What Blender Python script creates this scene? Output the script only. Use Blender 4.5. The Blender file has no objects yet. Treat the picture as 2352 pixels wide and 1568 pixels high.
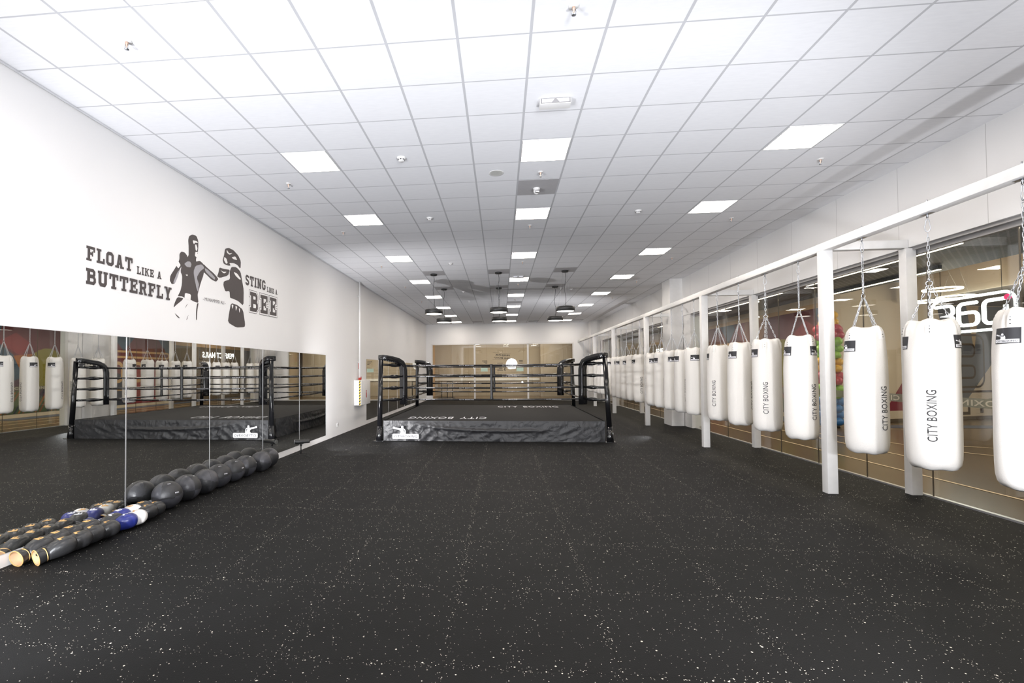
import bpy, bmesh, math, random
from mathutils import Vector, Matrix, noise
random.seed(7)
C = bpy.context.scene.collection
R = math.radians
# ------------------------------------------------------------------ camera
F, CX, CY = 1095.06, 1044.92, 828.13
CAMZ = 1.68
def cam_axes(y, p, r):
    cy, sy, cp, sp, cr, sr = math.cos(y), math.sin(y), math.cos(p), math.sin(p), math.cos(r), math.sin(r)
    f = Vector((-sy*cp, cy*cp, sp)); rt = Vector((cy, sy, 0)); up = rt.cross(f)
    return cr*rt+sr*up, -sr*rt+cr*up, f
rt, up, fw = cam_axes(.0956, .0223, -.0070)
cd = bpy.data.cameras.new('camera'); cam = bpy.data.objects.new('camera', cd); C.objects.link(cam)
m = Matrix((rt, up, -fw)).transposed().to_4x4(); m.translation = Vector((0, 0, CAMZ)); cam.matrix_world = m
cd.sensor_width = 36; cd.lens = F/2352*36; cd.shift_x = (1176-CX)/2352; cd.shift_y = (CY-784)/2352
cd.clip_start = .05; cd.clip_end = 200
sc = bpy.context.scene; sc.camera = cam
# ------------------------------------------------------------------ world, lights, exposure
w = bpy.data.worlds.new('world'); sc.world = w; w.use_nodes = True
w.node_tree.nodes['Background'].inputs[0].default_value = (.8, .85, 1, 1)
w.node_tree.nodes['Background'].inputs[1].default_value = .25
sc.view_settings.view_transform = 'Standard'; sc.view_settings.look = 'None'
sc.view_settings.gamma = 1; sc.view_settings.exposure = 0.0; sc.view_settings.use_curve_mapping = False
sc.cycles.max_bounces = 8; sc.cycles.diffuse_bounces = 4; sc.cycles.glossy_bounces = 5
sc.cycles.transparent_max_bounces = 12; sc.cycles.transmission_bounces = 4
sc.cycles.caustics_reflective = False; sc.cycles.caustics_refractive = False
sc.cycles.sample_clamp_indirect = 4.0
H = 4.425                                           # ceiling height
PANEL_POWER = 30.0
FLASH = [  # photographer's flashes standing in the gym outside the frame: place, aim, watts, cone, radius
    ((3.65, 3.12, 1.26), (4.7, 8.5, 4.4), 160, 165, .07),
    ((-3.05, .3, 2.0), (-4.4, 4.0, 3.9), 520, 165, .10),
    ((-3.6, 1.2, .4), (-.5, 11, 4.4), 740, 95, .07),
    ((2.4, 1.2, .4), (-.6, 11, 4.4), 620, 90, .07),
]
def lamp(name, kind, loc, aim, power, col=(1, 1, 1), **kw):
    l = bpy.data.lights.new(name, kind); o = bpy.data.objects.new(name, l); C.objects.link(o)
    o.location = loc; l.energy = power; l.color = col
    d = Vector(aim)-Vector(loc); o.rotation_euler = d.to_track_quat('-Z', 'Y').to_euler()
    for k, v in kw.items(): setattr(l, k, v)
    return o
for loc, aim, pw, cone, rad in FLASH:
    lamp('studio_flash', 'SPOT', loc, aim, pw, (.93, .95, 1.0), spot_size=R(cone), spot_blend=.5, shadow_soft_size=rad)
lamp('umbrella_flash', 'AREA', (1.3, -1.5, 2.5), (.0, 8, 2.0), 330, (.94, .96, 1.0), shape='DISK', size=1.3)
# added unseen warm fill for the corridor and the back room
for y in (4, 10, 16, 22, 29):
    lamp('corridor_fill', 'AREA', (7.7, y, 3.9), (7.7, y, 0), 150, (1, .86, .68), shape='RECTANGLE', size=1.2, size_y=3.0)
lamp('corridor_fill', 'AREA', (14.2, 11.5, 3.6), (14.6, 15.5, .6), 230, (1, .86, .66), shape='RECTANGLE', size=2.5, size_y=2.5)
lamp('back_room_fill', 'AREA', (0, 29.6, 3.5), (0, 31.5, .8), 190, (1, .84, .64), shape='RECTANGLE', size=7, size_y=1.2)
# ------------------------------------------------------------------ object helpers
def tag(o, label=None, cat=None, group=None, kind=None):
    if label: o['label'] = label
    if cat: o['category'] = cat
    if group: o['group'] = group
    if kind: o['kind'] = kind
    return o
def empty(name, loc, label, cat, group=None, rz=0):
    o = bpy.data.objects.new(name, None); C.objects.link(o); o.location = loc; o.rotation_euler[2] = rz
    o.empty_display_size = .1
    return tag(o, label, cat, group)
def copy_tree(o, parent=None):
    c = o.copy(); C.objects.link(c); c.parent = parent
    for ch in list(o.children): copy_tree(ch, c)
    return c
class MB:
    def __init__(s): s.v = []; s.f = []; s.m = []; s.sm = []
    def add(s, vs, fs, mi=0, smooth=False):
        b = len(s.v); s.v += [Vector(v) for v in vs]
        for f in fs: s.f.append([b+i for i in f]); s.m.append(mi); s.sm.append(smooth)
        return s
    def box(s, x0, x1, y0, y1, z0, z1, mi=0, ch=0, M=None):
        if ch <= 0:
            vs = [(x, y, z) for z in (z0, z1) for y in (y0, y1) for x in (x0, x1)]
            fs = [(0, 2, 3, 1), (4, 5, 7, 6), (0, 1, 5, 4), (2, 6, 7, 3), (0, 4, 6, 2), (1, 3, 7, 5)]
            if M: vs = [M @ Vector(v) for v in vs]
            return s.add(vs, fs, mi)
        bm = bmesh.new(); bmesh.ops.create_cube(bm, size=1)
        for v in bm.verts:
            v.co = Vector(((x0+x1)/2+v.co.x*(x1-x0), (y0+y1)/2+v.co.y*(y1-y0), (z0+z1)/2+v.co.z*(z1-z0)))
        bmesh.ops.bevel(bm, geom=bm.edges[:], offset=ch, segments=3, profile=.5, affect='EDGES')
        bm.verts.index_update()
        vs = [v.co.copy() for v in bm.verts]; fs = [[v.index for v in f.verts] for f in bm.faces]; bm.free()
        if M: vs = [M @ v for v in vs]
        return s.add(vs, fs, mi, True)
    def quad(s, a, b, c, d, mi=0): return s.add([a, b, c, d], [(0, 1, 2, 3)], mi)
    def tube(s, pts, r, n=8, mi=0, caps=True, closed=False, rs=None, smooth=True, upv=None):
        pts = [Vector(p) for p in pts]; N = len(pts); vs = []; fs = []; prev = None
        for i, p in enumerate(pts):
            if closed: t = pts[(i+1) % N]-pts[i-1]
            else: t = pts[min(i+1, N-1)]-pts[max(i-1, 0)]
            t.normalize()
            if prev is None:
                a = Vector((0, 0, 1)) if abs(t.z) < .9 else Vector((1, 0, 0))
                if upv: a = Vector(upv)
                n1 = t.cross(a).normalized()
            else: n1 = (prev-t*prev.dot(t)).normalized()
            prev = n1; n2 = t.cross(n1); rr = rs[i] if rs else r
            if not isinstance(rr, tuple): rr = (rr, rr)
            for k in range(n):
                a = 2*math.pi*k/n; vs.append(p+n1*math.cos(a)*rr[0]+n2*math.sin(a)*rr[1])
        for i in range(N if closed else N-1):
            for k in range(n):
                a = i*n+k; b = i*n+(k+1) % n; j = (i+1) % N
                fs.append((a, b, j*n+(k+1) % n, j*n+k))
        s.add(vs, fs, mi, smooth)
        if caps and not closed:
            b = len(s.v)-len(vs)
            s.f.append([b+k for k in range(n)][::-1]); s.m.append(mi); s.sm.append(False)
            s.f.append([b+(N-1)*n+k for k in range(n)]); s.m.append(mi); s.sm.append(False)
        return s
    def rod(s, a, b, r, n=12, mi=0, r2=None):
        return s.tube([a, b], r, n, mi, rs=[r, r2 if r2 is not None else r])
    def lathe(s, prof, c=(0, 0, 0), n=24, mi=0, smooth=True, M=None):
        vs = []; fs = []
        for r, z in prof:
            for k in range(n):
                a = 2*math.pi*k/n; v = Vector((r*math.cos(a), r*math.sin(a), z))
                vs.append((M @ v if M else v)+Vector(c))
        for i in range(len(prof)-1):
            for k in range(n): fs.append((i*n+k, i*n+(k+1) % n, (i+1)*n+(k+1) % n, (i+1)*n+k))
        return s.add(vs, fs, mi, smooth)
    def poly(s, pts2, fn, mi=0):
        """planar polygon (2-D points) mapped to 3-D by fn, triangulated"""
        from mathutils.geometry import tessellate_polygon
        tri = tessellate_polygon([[Vector((p[0], p[1], 0)) for p in pts2]])
        return s.add([fn(*p) for p in pts2], [tuple(t) for t in tri], mi)
    def prism(s, pts2, fn, d, mi=0):
        """polygon extruded along vector d"""
        from mathutils.geometry import tessellate_polygon
        n = len(pts2); tri = tessellate_polygon([[Vector((p[0], p[1], 0)) for p in pts2]]); d = Vector(d)
        A = [Vector(fn(*p)) for p in pts2]; B = [a+d for a in A]
        s.add(A+B, [tuple(t) for t in tri]+[tuple(n+i for i in reversed(t)) for t in tri]+[(i, (i+1) % n, n+(i+1) % n, n+i) for i in range(n)], mi)
        return s
    def build(s, name, mats, parent=None, loc=None, label=None, rz=0, origin=None, fixn=True):
        me = bpy.data.meshes.new(name)
        o3 = Vector(origin) if origin else Vector((0, 0, 0))
        if parent is not None and origin is None and parent.get('_w'): o3 = Vector(parent['_w'])
        me.from_pydata([v-o3 for v in s.v], [], s.f)
        if not isinstance(mats, (list, tuple)): mats = [mats]
        for mm in mats: me.materials.append(mm)
        me.polygons.foreach_set('material_index', s.m); me.polygons.foreach_set('use_smooth', s.sm)
        if fixn:
            bm = bmesh.new(); bm.from_mesh(me); bmesh.ops.recalc_face_normals(bm, faces=bm.faces[:]); bm.to_mesh(me); bm.free()
        me.update()
        o = bpy.data.objects.new(name, me); C.objects.link(o)
        if parent is not None: o.parent = parent
        if loc: o.location = loc
        elif origin and parent is None: o.location = origin
        o.rotation_euler[2] = rz
        if label: o['label'] = label
        return o
def W(o):            # remember a thing's world place while its parts are built in world coordinates
    o['_w'] = list(o.location); return o
def struct(o): o['kind'] = 'structure'; return o
# text as flat triangles from the built-in font: returns verts (x, y) scaled to width w or height h, and faces
_tc = {}
def text_flat(s, bold=0.0, space=1.0):
    key = (s, bold, space)
    if key in _tc: return _tc[key]
    c = bpy.data.curves.new('t', 'FONT'); c.body = s; c.size = 1; c.offset = bold; c.space_character = space; c.resolution_u = 3
    o = bpy.data.objects.new('t', c); C.objects.link(o)
    bpy.context.view_layer.update()
    me = bpy.data.meshes.new_from_object(o.evaluated_get(bpy.context.evaluated_depsgraph_get()))
    vs = [(v.co.x, v.co.y) for v in me.vertices]; fs = [tuple(p.vertices) for p in me.polygons]
    bpy.data.objects.remove(o); bpy.data.curves.remove(c); bpy.data.meshes.remove(me)
    x0 = min(v[0] for v in vs); x1 = max(v[0] for v in vs); y0 = min(v[1] for v in vs); y1 = max(v[1] for v in vs)
    vs = [((x-x0)/(x1-x0), (y-y0)/(y1-y0)) for x, y in vs]
    _tc[key] = (vs, fs, (x1-x0)/(y1-y0)); return _tc[key]
def put_text(mb, s, fn, w, h, mi=0, bold=0.0, space=1.0, x0=0, y0=0):
    vs, fs, asp = text_flat(s, bold, space)
    mb.add([fn(x0+x*w, y0+y*h) for x, y in vs], fs, mi)
    return mb
# ------------------------------------------------------------------ materials
_ms = {}
def mat(name, col, rough=.6, metal=0, spec=.5, bump=None, emit=None, coat=0, noise_col=None, sheen=0):
    if name in _ms: return _ms[name]
    m = bpy.data.materials.new(name); m.use_nodes = True; nt = m.node_tree; b = nt.nodes['Principled BSDF']
    b.inputs['Base Color'].default_value = (*col, 1); b.inputs['Roughness'].default_value = rough
    b.inputs['Metallic'].default_value = metal; b.inputs['Specular IOR Level'].default_value = spec
    b.inputs['Coat Weight'].default_value = coat
    tc = nt.nodes.new('ShaderNodeTexCoord')
    nz = nt.nodes.new('ShaderNodeTexNoise'); nz.inputs['Scale'].default_value = (bump or (12, 0))[0]
    nz.inputs['Detail'].default_value = 4; nt.links.new(tc.outputs['Object'], nz.inputs['Vector'])
    if bump:
        bp = nt.nodes.new('ShaderNodeBump'); bp.inputs['Strength'].default_value = bump[1]; bp.inputs['Distance'].default_value = .02
        nt.links.new(nz.outputs['Fac'], bp.inputs['Height']); nt.links.new(bp.outputs['Normal'], b.inputs['Normal'])
    vary = noise_col if noise_col is not None else .06
    mx = nt.nodes.new('ShaderNodeMix'); mx.data_type = 'RGBA'
    mx.inputs['A'].default_value = (*[c*(1-vary) for c in col], 1); mx.inputs['B'].default_value = (*[min(1, c*(1+vary)) for c in col], 1)
    nt.links.new(nz.outputs['Fac'], mx.inputs['Factor']); nt.links.new(mx.outputs['Result'], b.inputs['Base Color'])
    if emit:
        b.inputs['Emission Color'].default_value = (*emit[0], 1); b.inputs['Emission Strength'].default_value = emit[1]
    _ms[name] = m; return m
class NT:
    def __init__(s, nt): s.nt = nt
    def n(s, t, **kw):
        o = s.nt.nodes.new('ShaderNode'+t)
        for k, v in kw.items(): setattr(o, k, v)
        return o
    def L(s, a, b): s.nt.links.new(a, b)
    def math(s, op, a, b=None, c=None, clamp=False):
        o = s.nt.nodes.new('ShaderNodeMath'); o.operation = op; o.use_clamp = clamp
        for i, x in enumerate((a, b, c)):
            if x is None: continue
            if isinstance(x, (int, float)): o.inputs[i].default_value = x
            else: s.L(x, o.inputs[i])
        return o.outputs[0]
    def mix(s, f, a, b):
        o = s.nt.nodes.new('ShaderNodeMix'); o.data_type = 'RGBA'
        for nm, x in (('Factor', f), ('A', a), ('B', b)):
            if isinstance(x, (int, float)): o.inputs[nm].default_value = x
            elif isinstance(x, tuple): o.inputs[nm].default_value = (*x, 1)
            else: s.L(x, o.inputs[nm])
        return o.outputs['Result']
def new_mat(name):
    m = bpy.data.materials.new(name); m.use_nodes = True; _ms[name] = m
    return m, NT(m.node_tree), m.node_tree.nodes['Principled BSDF']
def grid_line(T, co, off, step, half):
    """1 on the lines co = off + k*step (half-width half), else 0"""
    a = T.math('SUBTRACT', co, off); a = T.math('DIVIDE', a, step); a = T.math('FRACT', a)
    a = T.math('SUBTRACT', a, .5); a = T.math('ABSOLUTE', a)          # .5 at the line
    return T.math('GREATER_THAN', a, .5-half/step)
CG = (.2696, 5.6617, .6)                            # ceiling grid origin and step
def ceiling_mat():
    m, T, b = new_mat('ceiling_tiles'); tc = T.n('TexCoord'); sp = T.n('SeparateXYZ'); T.L(tc.outputs['Object'], sp.inputs[0])
    lx = grid_line(T, sp.outputs[0], CG[0], CG[2], .012); ly = grid_line(T, sp.outputs[1], CG[1], CG[2], .0075)
    ln = T.math('MAXIMUM', lx, ly)
    nz = T.n('TexNoise'); nz.inputs['Scale'].default_value = 9; nz.inputs['Detail'].default_value = 6
    mp = T.n('Mapping'); mp.inputs['Scale'].default_value = (1, 5, 1); T.L(tc.outputs['Object'], mp.inputs[0]); T.L(mp.outputs[0], nz.inputs['Vector'])
    base = T.mix(nz.outputs['Fac'], (.76, .76, .785), (.84, .84, .86))
    T.L(T.mix(ln, base, (.50, .50, .52)), b.inputs['Base Color']); b.inputs['Roughness'].default_value = .9
    bp = T.n('Bump'); bp.inputs['Strength'].default_value = .6; bp.inputs['Distance'].default_value = .01
    T.L(T.math('SUBTRACT', 1.0, ln), bp.inputs['Height']); T.L(bp.outputs[0], b.inputs['Normal']); return m
def floor_mat():
    m, T, b = new_mat('rubber_floor'); tc = T.n('TexCoord'); sp = T.n('SeparateXYZ'); P = tc.outputs['Object']; T.L(P, sp.inputs[0])
    sx = grid_line(T, sp.outputs[0], -.3417, 1.0, .0048); sy = grid_line(T, sp.outputs[1], 2.741, 1.0, .0045)
    seam = T.math('MAXIMUM', sx, sy)
    wx = grid_line(T, sp.outputs[0], -.3417, 1.0, .028); wy = grid_line(T, sp.outputs[1], 2.741, 1.0, .028)
    near = T.math('MAXIMUM', wx, wy)
    dn = T.n('TexNoise'); dn.inputs['Scale'].default_value = 2.2; dn.inputs['Detail'].default_value = 3; T.L(P, dn.inputs['Vector'])
    out = None
    for scale, r0, dens, nadd in ((34, .17, .09, .24), (70, .24, .055, .26), (120, .28, .04, .12)):
        v = T.n('TexVoronoi'); v.inputs['Scale'].default_value = scale; T.L(P, v.inputs['Vector'])
        sc3 = T.n('SeparateColor'); T.L(v.outputs['Color'], sc3.inputs[0])
        th = T.math('MULTIPLY', dn.outputs['Fac'], dens*2); th = T.math('MULTIPLY_ADD', near, nadd, th)
        pick = T.math('LESS_THAN', sc3.outputs[0], th)
        rr = T.math('MULTIPLY', sc3.outputs[1], r0); rr = T.math('ADD', rr, .05)
        sz = T.math('LESS_THAN', v.outputs['Distance'], rr)
        k = T.math('MULTIPLY', pick, sz); out = k if out is None else T.math('MAXIMUM', out, k)
    mn = T.n('TexNoise'); mn.inputs['Scale'].default_value = 3; mn.inputs['Detail'].default_value = 8; T.L(P, mn.inputs['Vector'])
    base = T.mix(mn.outputs['Fac'], (.0042, .0042, .0042), (.0088, .0088, .0088))
    base = T.mix(seam, base, (.004, .004, .004)); col = T.mix(out, base, (.68, .63, .54))
    T.L(col, b.inputs['Base Color']); b.inputs['Roughness'].default_value = .7; b.inputs['Specular IOR Level'].default_value = .15
    fn = T.n('TexNoise'); fn.inputs['Scale'].default_value = 160; fn.inputs['Detail'].default_value = 3; T.L(P, fn.inputs['Vector'])
    bp = T.n('Bump'); bp.inputs['Strength'].default_value = .35; bp.inputs['Distance'].default_value = .004
    hh = T.math('SUBTRACT', fn.outputs['Fac'], seam); T.L(hh, bp.inputs['Height']); T.L(bp.outputs[0], b.inputs['Normal']); return m
def wall_mat(name, col, joint=None):
    m, T, b = new_mat(name); tc = T.n('TexCoord'); P = tc.outputs['Object']
    nz = T.n('TexNoise'); nz.inputs['Scale'].default_value = 1.2; nz.inputs['Detail'].default_value = 3; T.L(P, nz.inputs['Vector'])
    c = T.mix(nz.outputs['Fac'], tuple(x*.975 for x in col), col)
    if joint:
        sp = T.n('SeparateXYZ'); T.L(P, sp.inputs[0]); ln = grid_line(T, sp.outputs[joint[0]], joint[1], joint[2], joint[3])
        c = T.mix(ln, c, joint[4])
    T.L(c, b.inputs['Base Color']); b.inputs['Roughness'].default_value = .7; b.inputs['Specular IOR Level'].default_value = .3
    fn = T.n('TexNoise'); fn.inputs['Scale'].default_value = 240; T.L(P, fn.inputs['Vector'])
    bp = T.n('Bump'); bp.inputs['Strength'].default_value = .08; bp.inputs['Distance'].default_value = .003
    T.L(fn.outputs['Fac'], bp.inputs['Height']); T.L(bp.outputs[0], b.inputs['Normal']); return m
def glass_mat(name='window_glass', tint=(.93, .95, .94)):
    m = bpy.data.materials.new(name); m.use_nodes = True; nt = m.node_tree; nt.nodes.remove(nt.nodes['Principled BSDF']); T = NT(nt)
    out = nt.nodes['Material Output']; tr = T.n('BsdfTransparent'); tr.inputs[0].default_value = (*tint, 1)
    gl = T.n('BsdfGlossy'); gl.inputs['Roughness'].default_value = .0; gl.inputs[0].default_value = (1, 1, 1, 1)
    g = T.n('NewGeometry'); dt = T.n('VectorMath', operation='DOT_PRODUCT'); T.L(g.outputs['Normal'], dt.inputs[0]); T.L(g.outputs['Incoming'], dt.inputs[1])
    c = T.math('SUBTRACT', 1.0, T.math('ABSOLUTE', dt.outputs['Value'])); c = T.math('POWER', c, 5.0); k = T.math('MULTIPLY_ADD', c, .93, .055, clamp=True)
    mx = T.n('MixShader'); T.L(k, mx.inputs[0]); T.L(tr.outputs[0], mx.inputs[1]); T.L(gl.outputs[0], mx.inputs[2]); T.L(mx.outputs[0], out.inputs[0]); return m
def apron_mat():
    m, T, b = new_mat('apron_cloth'); b.inputs['Base Color'].default_value = (.017, .017, .019, 1); b.inputs['Roughness'].default_value = .48
    tc = T.n('TexCoord'); nz = T.n('TexNoise'); nz.inputs['Scale'].default_value = 5; nz.inputs['Detail'].default_value = 5; nz.inputs['Distortion'].default_value = 1.2
    T.L(tc.outputs['Object'], nz.inputs['Vector']); bp = T.n('Bump'); bp.inputs['Strength'].default_value = .5; bp.inputs['Distance'].default_value = .05
    T.L(nz.outputs['Fac'], bp.inputs['Height']); T.L(bp.outputs[0], b.inputs['Normal']); return m
M = dict(
    ceil=ceiling_mat(), floor=floor_mat(), wall=wall_mat('white_paint', (.79, .78, .775)),
    header=wall_mat('white_boards', (.76, .75, .745), (1, 1.05, 1.2, .004, (.5, .49, .48))), glass=glass_mat(), apron=apron_mat(),
    trim=mat('grey_service_tile', (.42, .41, .42), .7), white=mat('white_powder_coat', (.76, .75, .74), .35),
    frame=mat('window_profile', (.70, .68, .66), .4), greyprof=mat('grey_channel', (.33, .32, .32), .4, .3),
    mirror=mat('mirror_silver', (.86, .87, .85), .0, 1, noise_col=0), alu=mat('aluminium', (.75, .75, .76), .3, .8),
    canvas=mat('cream_canvas', (.765, .74, .705), .85, bump=(90, .15), noise_col=.03),
    steel=mat('zinc_steel', (.62, .64, .68), .28, 1), ink=mat('black_print', (.03, .03, .034), .7),
    logo=mat('white_print', (.82, .82, .86), .6), rivet=mat('dark_rivet', (.05, .05, .05), .4),
    gloss=mat('black_vinyl', (.006, .006, .007), .14, spec=.6), blk=mat('black_plastic', (.014, .014, .015), .4),
    deck=mat('black_canvas_deck', (.006, .0052, .0045), .95, bump=(200, .1)),
    vinyl=mat('wall_vinyl', (.055, .045, .045), .55), vgrey=mat('grey_vinyl', (.33, .32, .34), .55), vwhite=mat('white_vinyl', (.80, .78, .77), .55),
    ball=mat('black_ball_leather', (.020, .020, .022), .45, bump=(60, .1)), ball2=mat('sheen_ball_leather', (.045, .045, .052), .36, bump=(60, .1)), joint=mat('glass_joint', (.10, .08, .06), .5), gblack=mat('black_glove_leather', (.02, .02, .021), .32, bump=(40, .1)),
    gold=mat('gold_trim', (.70, .42, .16), .4), gwhite=mat('white_glove_leather', (.86, .84, .82), .35), gblue=mat('blue_glove_leather', (.02, .03, .20), .3),
    lining=mat('tan_lining', (.60, .40, .24), .8), red=mat('red_fitting', (.45, .03, .02), .5), yellow=mat('hazard_yellow', (.85, .60, .03), .5),
    cream=wall_mat('cream_facade', (.62, .52, .40)), beige=wall_mat('beige_panels', (.40, .345, .275), (0, .3, 1.25, .006, (.25, .19, .13))),
    wood=mat('light_wood', (.56, .36, .18), .5), dark=mat('dark_facade', (.11, .08, .055), .5), mesh=mat('dark', (.1, .1, .1)),
    panel=mat('panel_diffuser', (.9, .9, .9), .5, emit=((1, .905, .80), PANEL_POWER)),
    led=mat('led_diffuser', (.9, .9, .9), .5, emit=((1, .84, .6), 9)), neon=mat('neon_letters', (.9, .9, .9), .5, emit=((.95, 1, .93), 5)),
    signl=mat('lit_letters', (.9, .9, .9), .5, emit=((1, .98, .95), 3.5)),
    pend=mat('pendant_black', (.02, .02, .02), .5), pdiff=mat('pendant_diffuser', (.9, .9, .9), .5, emit=((1, .93, .84), 5)),
    ropeprint=mat('rope_print', (.42, .42, .45), .6), mint=mat('mint_paper', (.55, .72, .62), .7), copper=mat('copper', (.55, .38, .30), .35, .6),
)
def mesh_ceiling_mat():
    m, T, b = new_mat('expanded_mesh_ceiling'); tc = T.n('TexCoord'); mp = T.n('Mapping'); mp.inputs['Rotation'].default_value = (0, 0, R(45))
    T.L(tc.outputs['Object'], mp.inputs[0]); sp = T.n('SeparateXYZ'); T.L(mp.outputs[0], sp.inputs[0])
    a = grid_line(T, sp.outputs[0], 0, .11, .014); c = grid_line(T, sp.outputs[1], 0, .11, .014)
    T.L(T.mix(T.math('MAXIMUM', a, c), (.03, .032, .034), (.16, .165, .17)), b.inputs['Base Color']); b.inputs['Roughness'].default_value = .6; return m
def mall_floor_mat():
    m, T, b = new_mat('mall_floor'); tc = T.n('TexCoord'); nz = T.n('TexNoise'); nz.inputs['Scale'].default_value = 40; nz.inputs['Detail'].default_value = 6
    T.L(tc.outputs['Object'], nz.inputs['Vector']); T.L(T.mix(nz.outputs['Fac'], (.115, .078, .045), (.16, .112, .066)), b.inputs['Base Color'])
    b.inputs['Roughness'].default_value = .22; b.inputs['Specular IOR Level'].default_value = .5; return m
M['mesh'] = mesh_ceiling_mat(); M['mall'] = mall_floor_mat()
# ================================================================== THE SETTING
YB, YF, XL, XR = -4.0, 27.65, -4.33, 5.45
def sbox(name, mt, *b, ch=0, origin=None):
    return struct(MB().box(*b, ch=ch).build(name, mt))
sbox('floor', M['floor'], XL-.2, 5.62, YB, YF+.05, -.12, 0)
ce = sbox('ceiling', M['ceil'], XL-.2, XR+.25, YB, YF+.2, H, H+.12)
sbox('wall_left', M['wall'], XL-.2, XL, YB, YF+.2, 0, H)
sbox('wall_behind_camera', M['wall'], XL, 5.7, YB-.2, YB, 0, H)
sbox('trim_1', M['alu'], XL, XL+.012, YB, YF, H-.022, H-.001)          # wall angle of the ceiling
# grey service tiles let into the ceiling grid
def tile(i, j, nm='service_tile'):
    x = CG[0]+i*.6; y = CG[1]+j*.6
    o = MB().box(x+.013, x+.587, y+.009, y+.591, H-.0035, H+.001).build(nm, M['trim'], ce, origin=(0, 0, 0)); return o
for i, j in ((0, 2), (-4, 12), (-1, 12), (2, 12), (-4, 16), (-1, 16), (2, 16), (0, 22)): tile(i, j)
# right wall: boarded header above the shop windows, pier with a boxed column, low part before the first window
hd = MB().box(XR, XR+.25, YB, YF, 3.295, H)
struct(hd.build('wall_right', M['header']))
for nm_, b_ in (('wall_right_pier', (XR+.02, XR+.3, 14.34, 16.3, 0, 3.295)), ('wall_right_column', (5.09, XR, 14.87, 15.55, 0, H)), ('wall_right_pier', (XR+.02, XR+.3, 26.3, YF, 0, 3.295)),
                ('wall_right_column', (4.93, XR, 26.75, YF, 0, H)), ('wall_right_pier', (XR+.02, XR+.3, YB, 2.28, 0, 3.295))):
    sbox(nm_, M['white'], *b_)
def shop_window(name, y0, y1, seams):
    root = empty(name, (5.57, (y0+y1)/2, 0), None, None); struct(root); W(root)
    edges = [y0]+seams+[y1]
    for a, b in zip(edges, edges[1:]):
        p = MB().box(5.565, 5.575, a+.006, b-.006, .02, 3.25).build('pane', M['glass'], root)
    MB().box(5.55, 5.60, y0, y1, 3.20, 3.30).box(5.49, 5.555, y0, y1, 3.255, 3.296).build('head_channel', M['greyprof'], root)
    MB().box(5.545, 5.60, y0, y1, 0, .022).build('sill_channel', M['alu'], root)
    j = MB()
    for s in seams: j.box(5.562, 5.578, s-.003, s+.003, .02, 3.22)
    j.build('joint', M['joint'], root)
    return root
w1 = shop_window('window_1', 2.28, 14.34, [3.42, 4.54, 5.66, 6.78, 7.90, 9.02, 10.14, 11.26, 12.38, 13.40])
w2 = shop_window('window_2', 16.3, 26.3, [17.4, 18.5, 19.6, 20.7, 21.8, 22.9, 24.0, 25.1])
# writing on the first window, read from the corridor (a frosted band with letters, and the shop emblem above)
def logo_parts(fn_add, mi_w, mi_k, scale, x0, y0, sx=1):
    """emblem: white label with CITYBOXING and a boxer above it; local units 388 x 195"""
    def P(pts): return [(x0+sx*scale*x, y0+scale*y) for x, y in pts]
    n = 16
    lab = []
    for cx, cy, a0 in ((372, 56, 0), (16, 56, 90), (16, 16, 180), (372, 16, 270)):
        for k in range(5): a = R(a0+k*22.5); lab.append((cx+16*math.cos(a), cy+16*math.sin(a)))
    fn_add(P(lab), mi_w, 0)
    torso = [(106, 70), (122, 92), (118, 118), (98, 130), (60, 138), (40, 146), (30, 144), (12, 148), (6, 162), (14, 174), (30, 174), (42, 166), (72, 160), (112, 152), (132, 150), (128, 166), (134, 184), (148, 188), (160, 180), (162, 164), (156, 152), (176, 146), (190, 130), (197, 106), (196, 70)]
    fn_add(P(torso), mi_w, 0)
    fn_add(P([(155, 128), (163, 138), (174, 132), (182, 114), (180, 92), (172, 92), (172, 110), (164, 124)]), mi_k, 1)
def emblem(mb, fn, scale, x0, y0, mw=0, mk=1, eps=.001, rep=1):
    """fn(x, y, d): surface point, d = distance in front of the surface"""
    logo_parts(lambda pts, mi, lv: mb.poly(pts, lambda a, b: fn(a, b, eps*(1+lv)), mi), mw, mk, scale, x0, y0)
    put_text(mb, 'CITYBOXING', lambda a, b: fn(a, b, eps*2), 345*scale, 36*scale, mk, bold=.02, x0=x0+21*scale, y0=y0+18*scale)
frost = mat('frosted_film', (.30, .29, .22), .6); frost.node_tree.nodes['Principled BSDF'].inputs['Alpha'].default_value = .65
fb = MB()
for a, b in ((4.6, 14.2),):
    fb.box(5.559, 5.563, a, b, 1.21, 1.32)
struct(fb.build('frosted_band', frost, w1))
fl = MB()
for yy in (13.2, 11.3, 9.45, 7.75, 5.95):
    sil = []
    logo_parts(lambda pts, mi, lv: sil.append(pts), 0, 0, .0017, yy-.33, 1.20)
    fl.poly(sil[1], lambda a, b: (5.5605, a, b), 0)
    put_text(fl, 'CITYBOXING', lambda a, b: (5.556, a, b), 1.05, .072, 1, .02, 1.1, yy-.5, 1.229)
fl.build('window_lettering', [frost, mat('letter_cream', (.55, .50, .38), .6)], w1)
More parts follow.
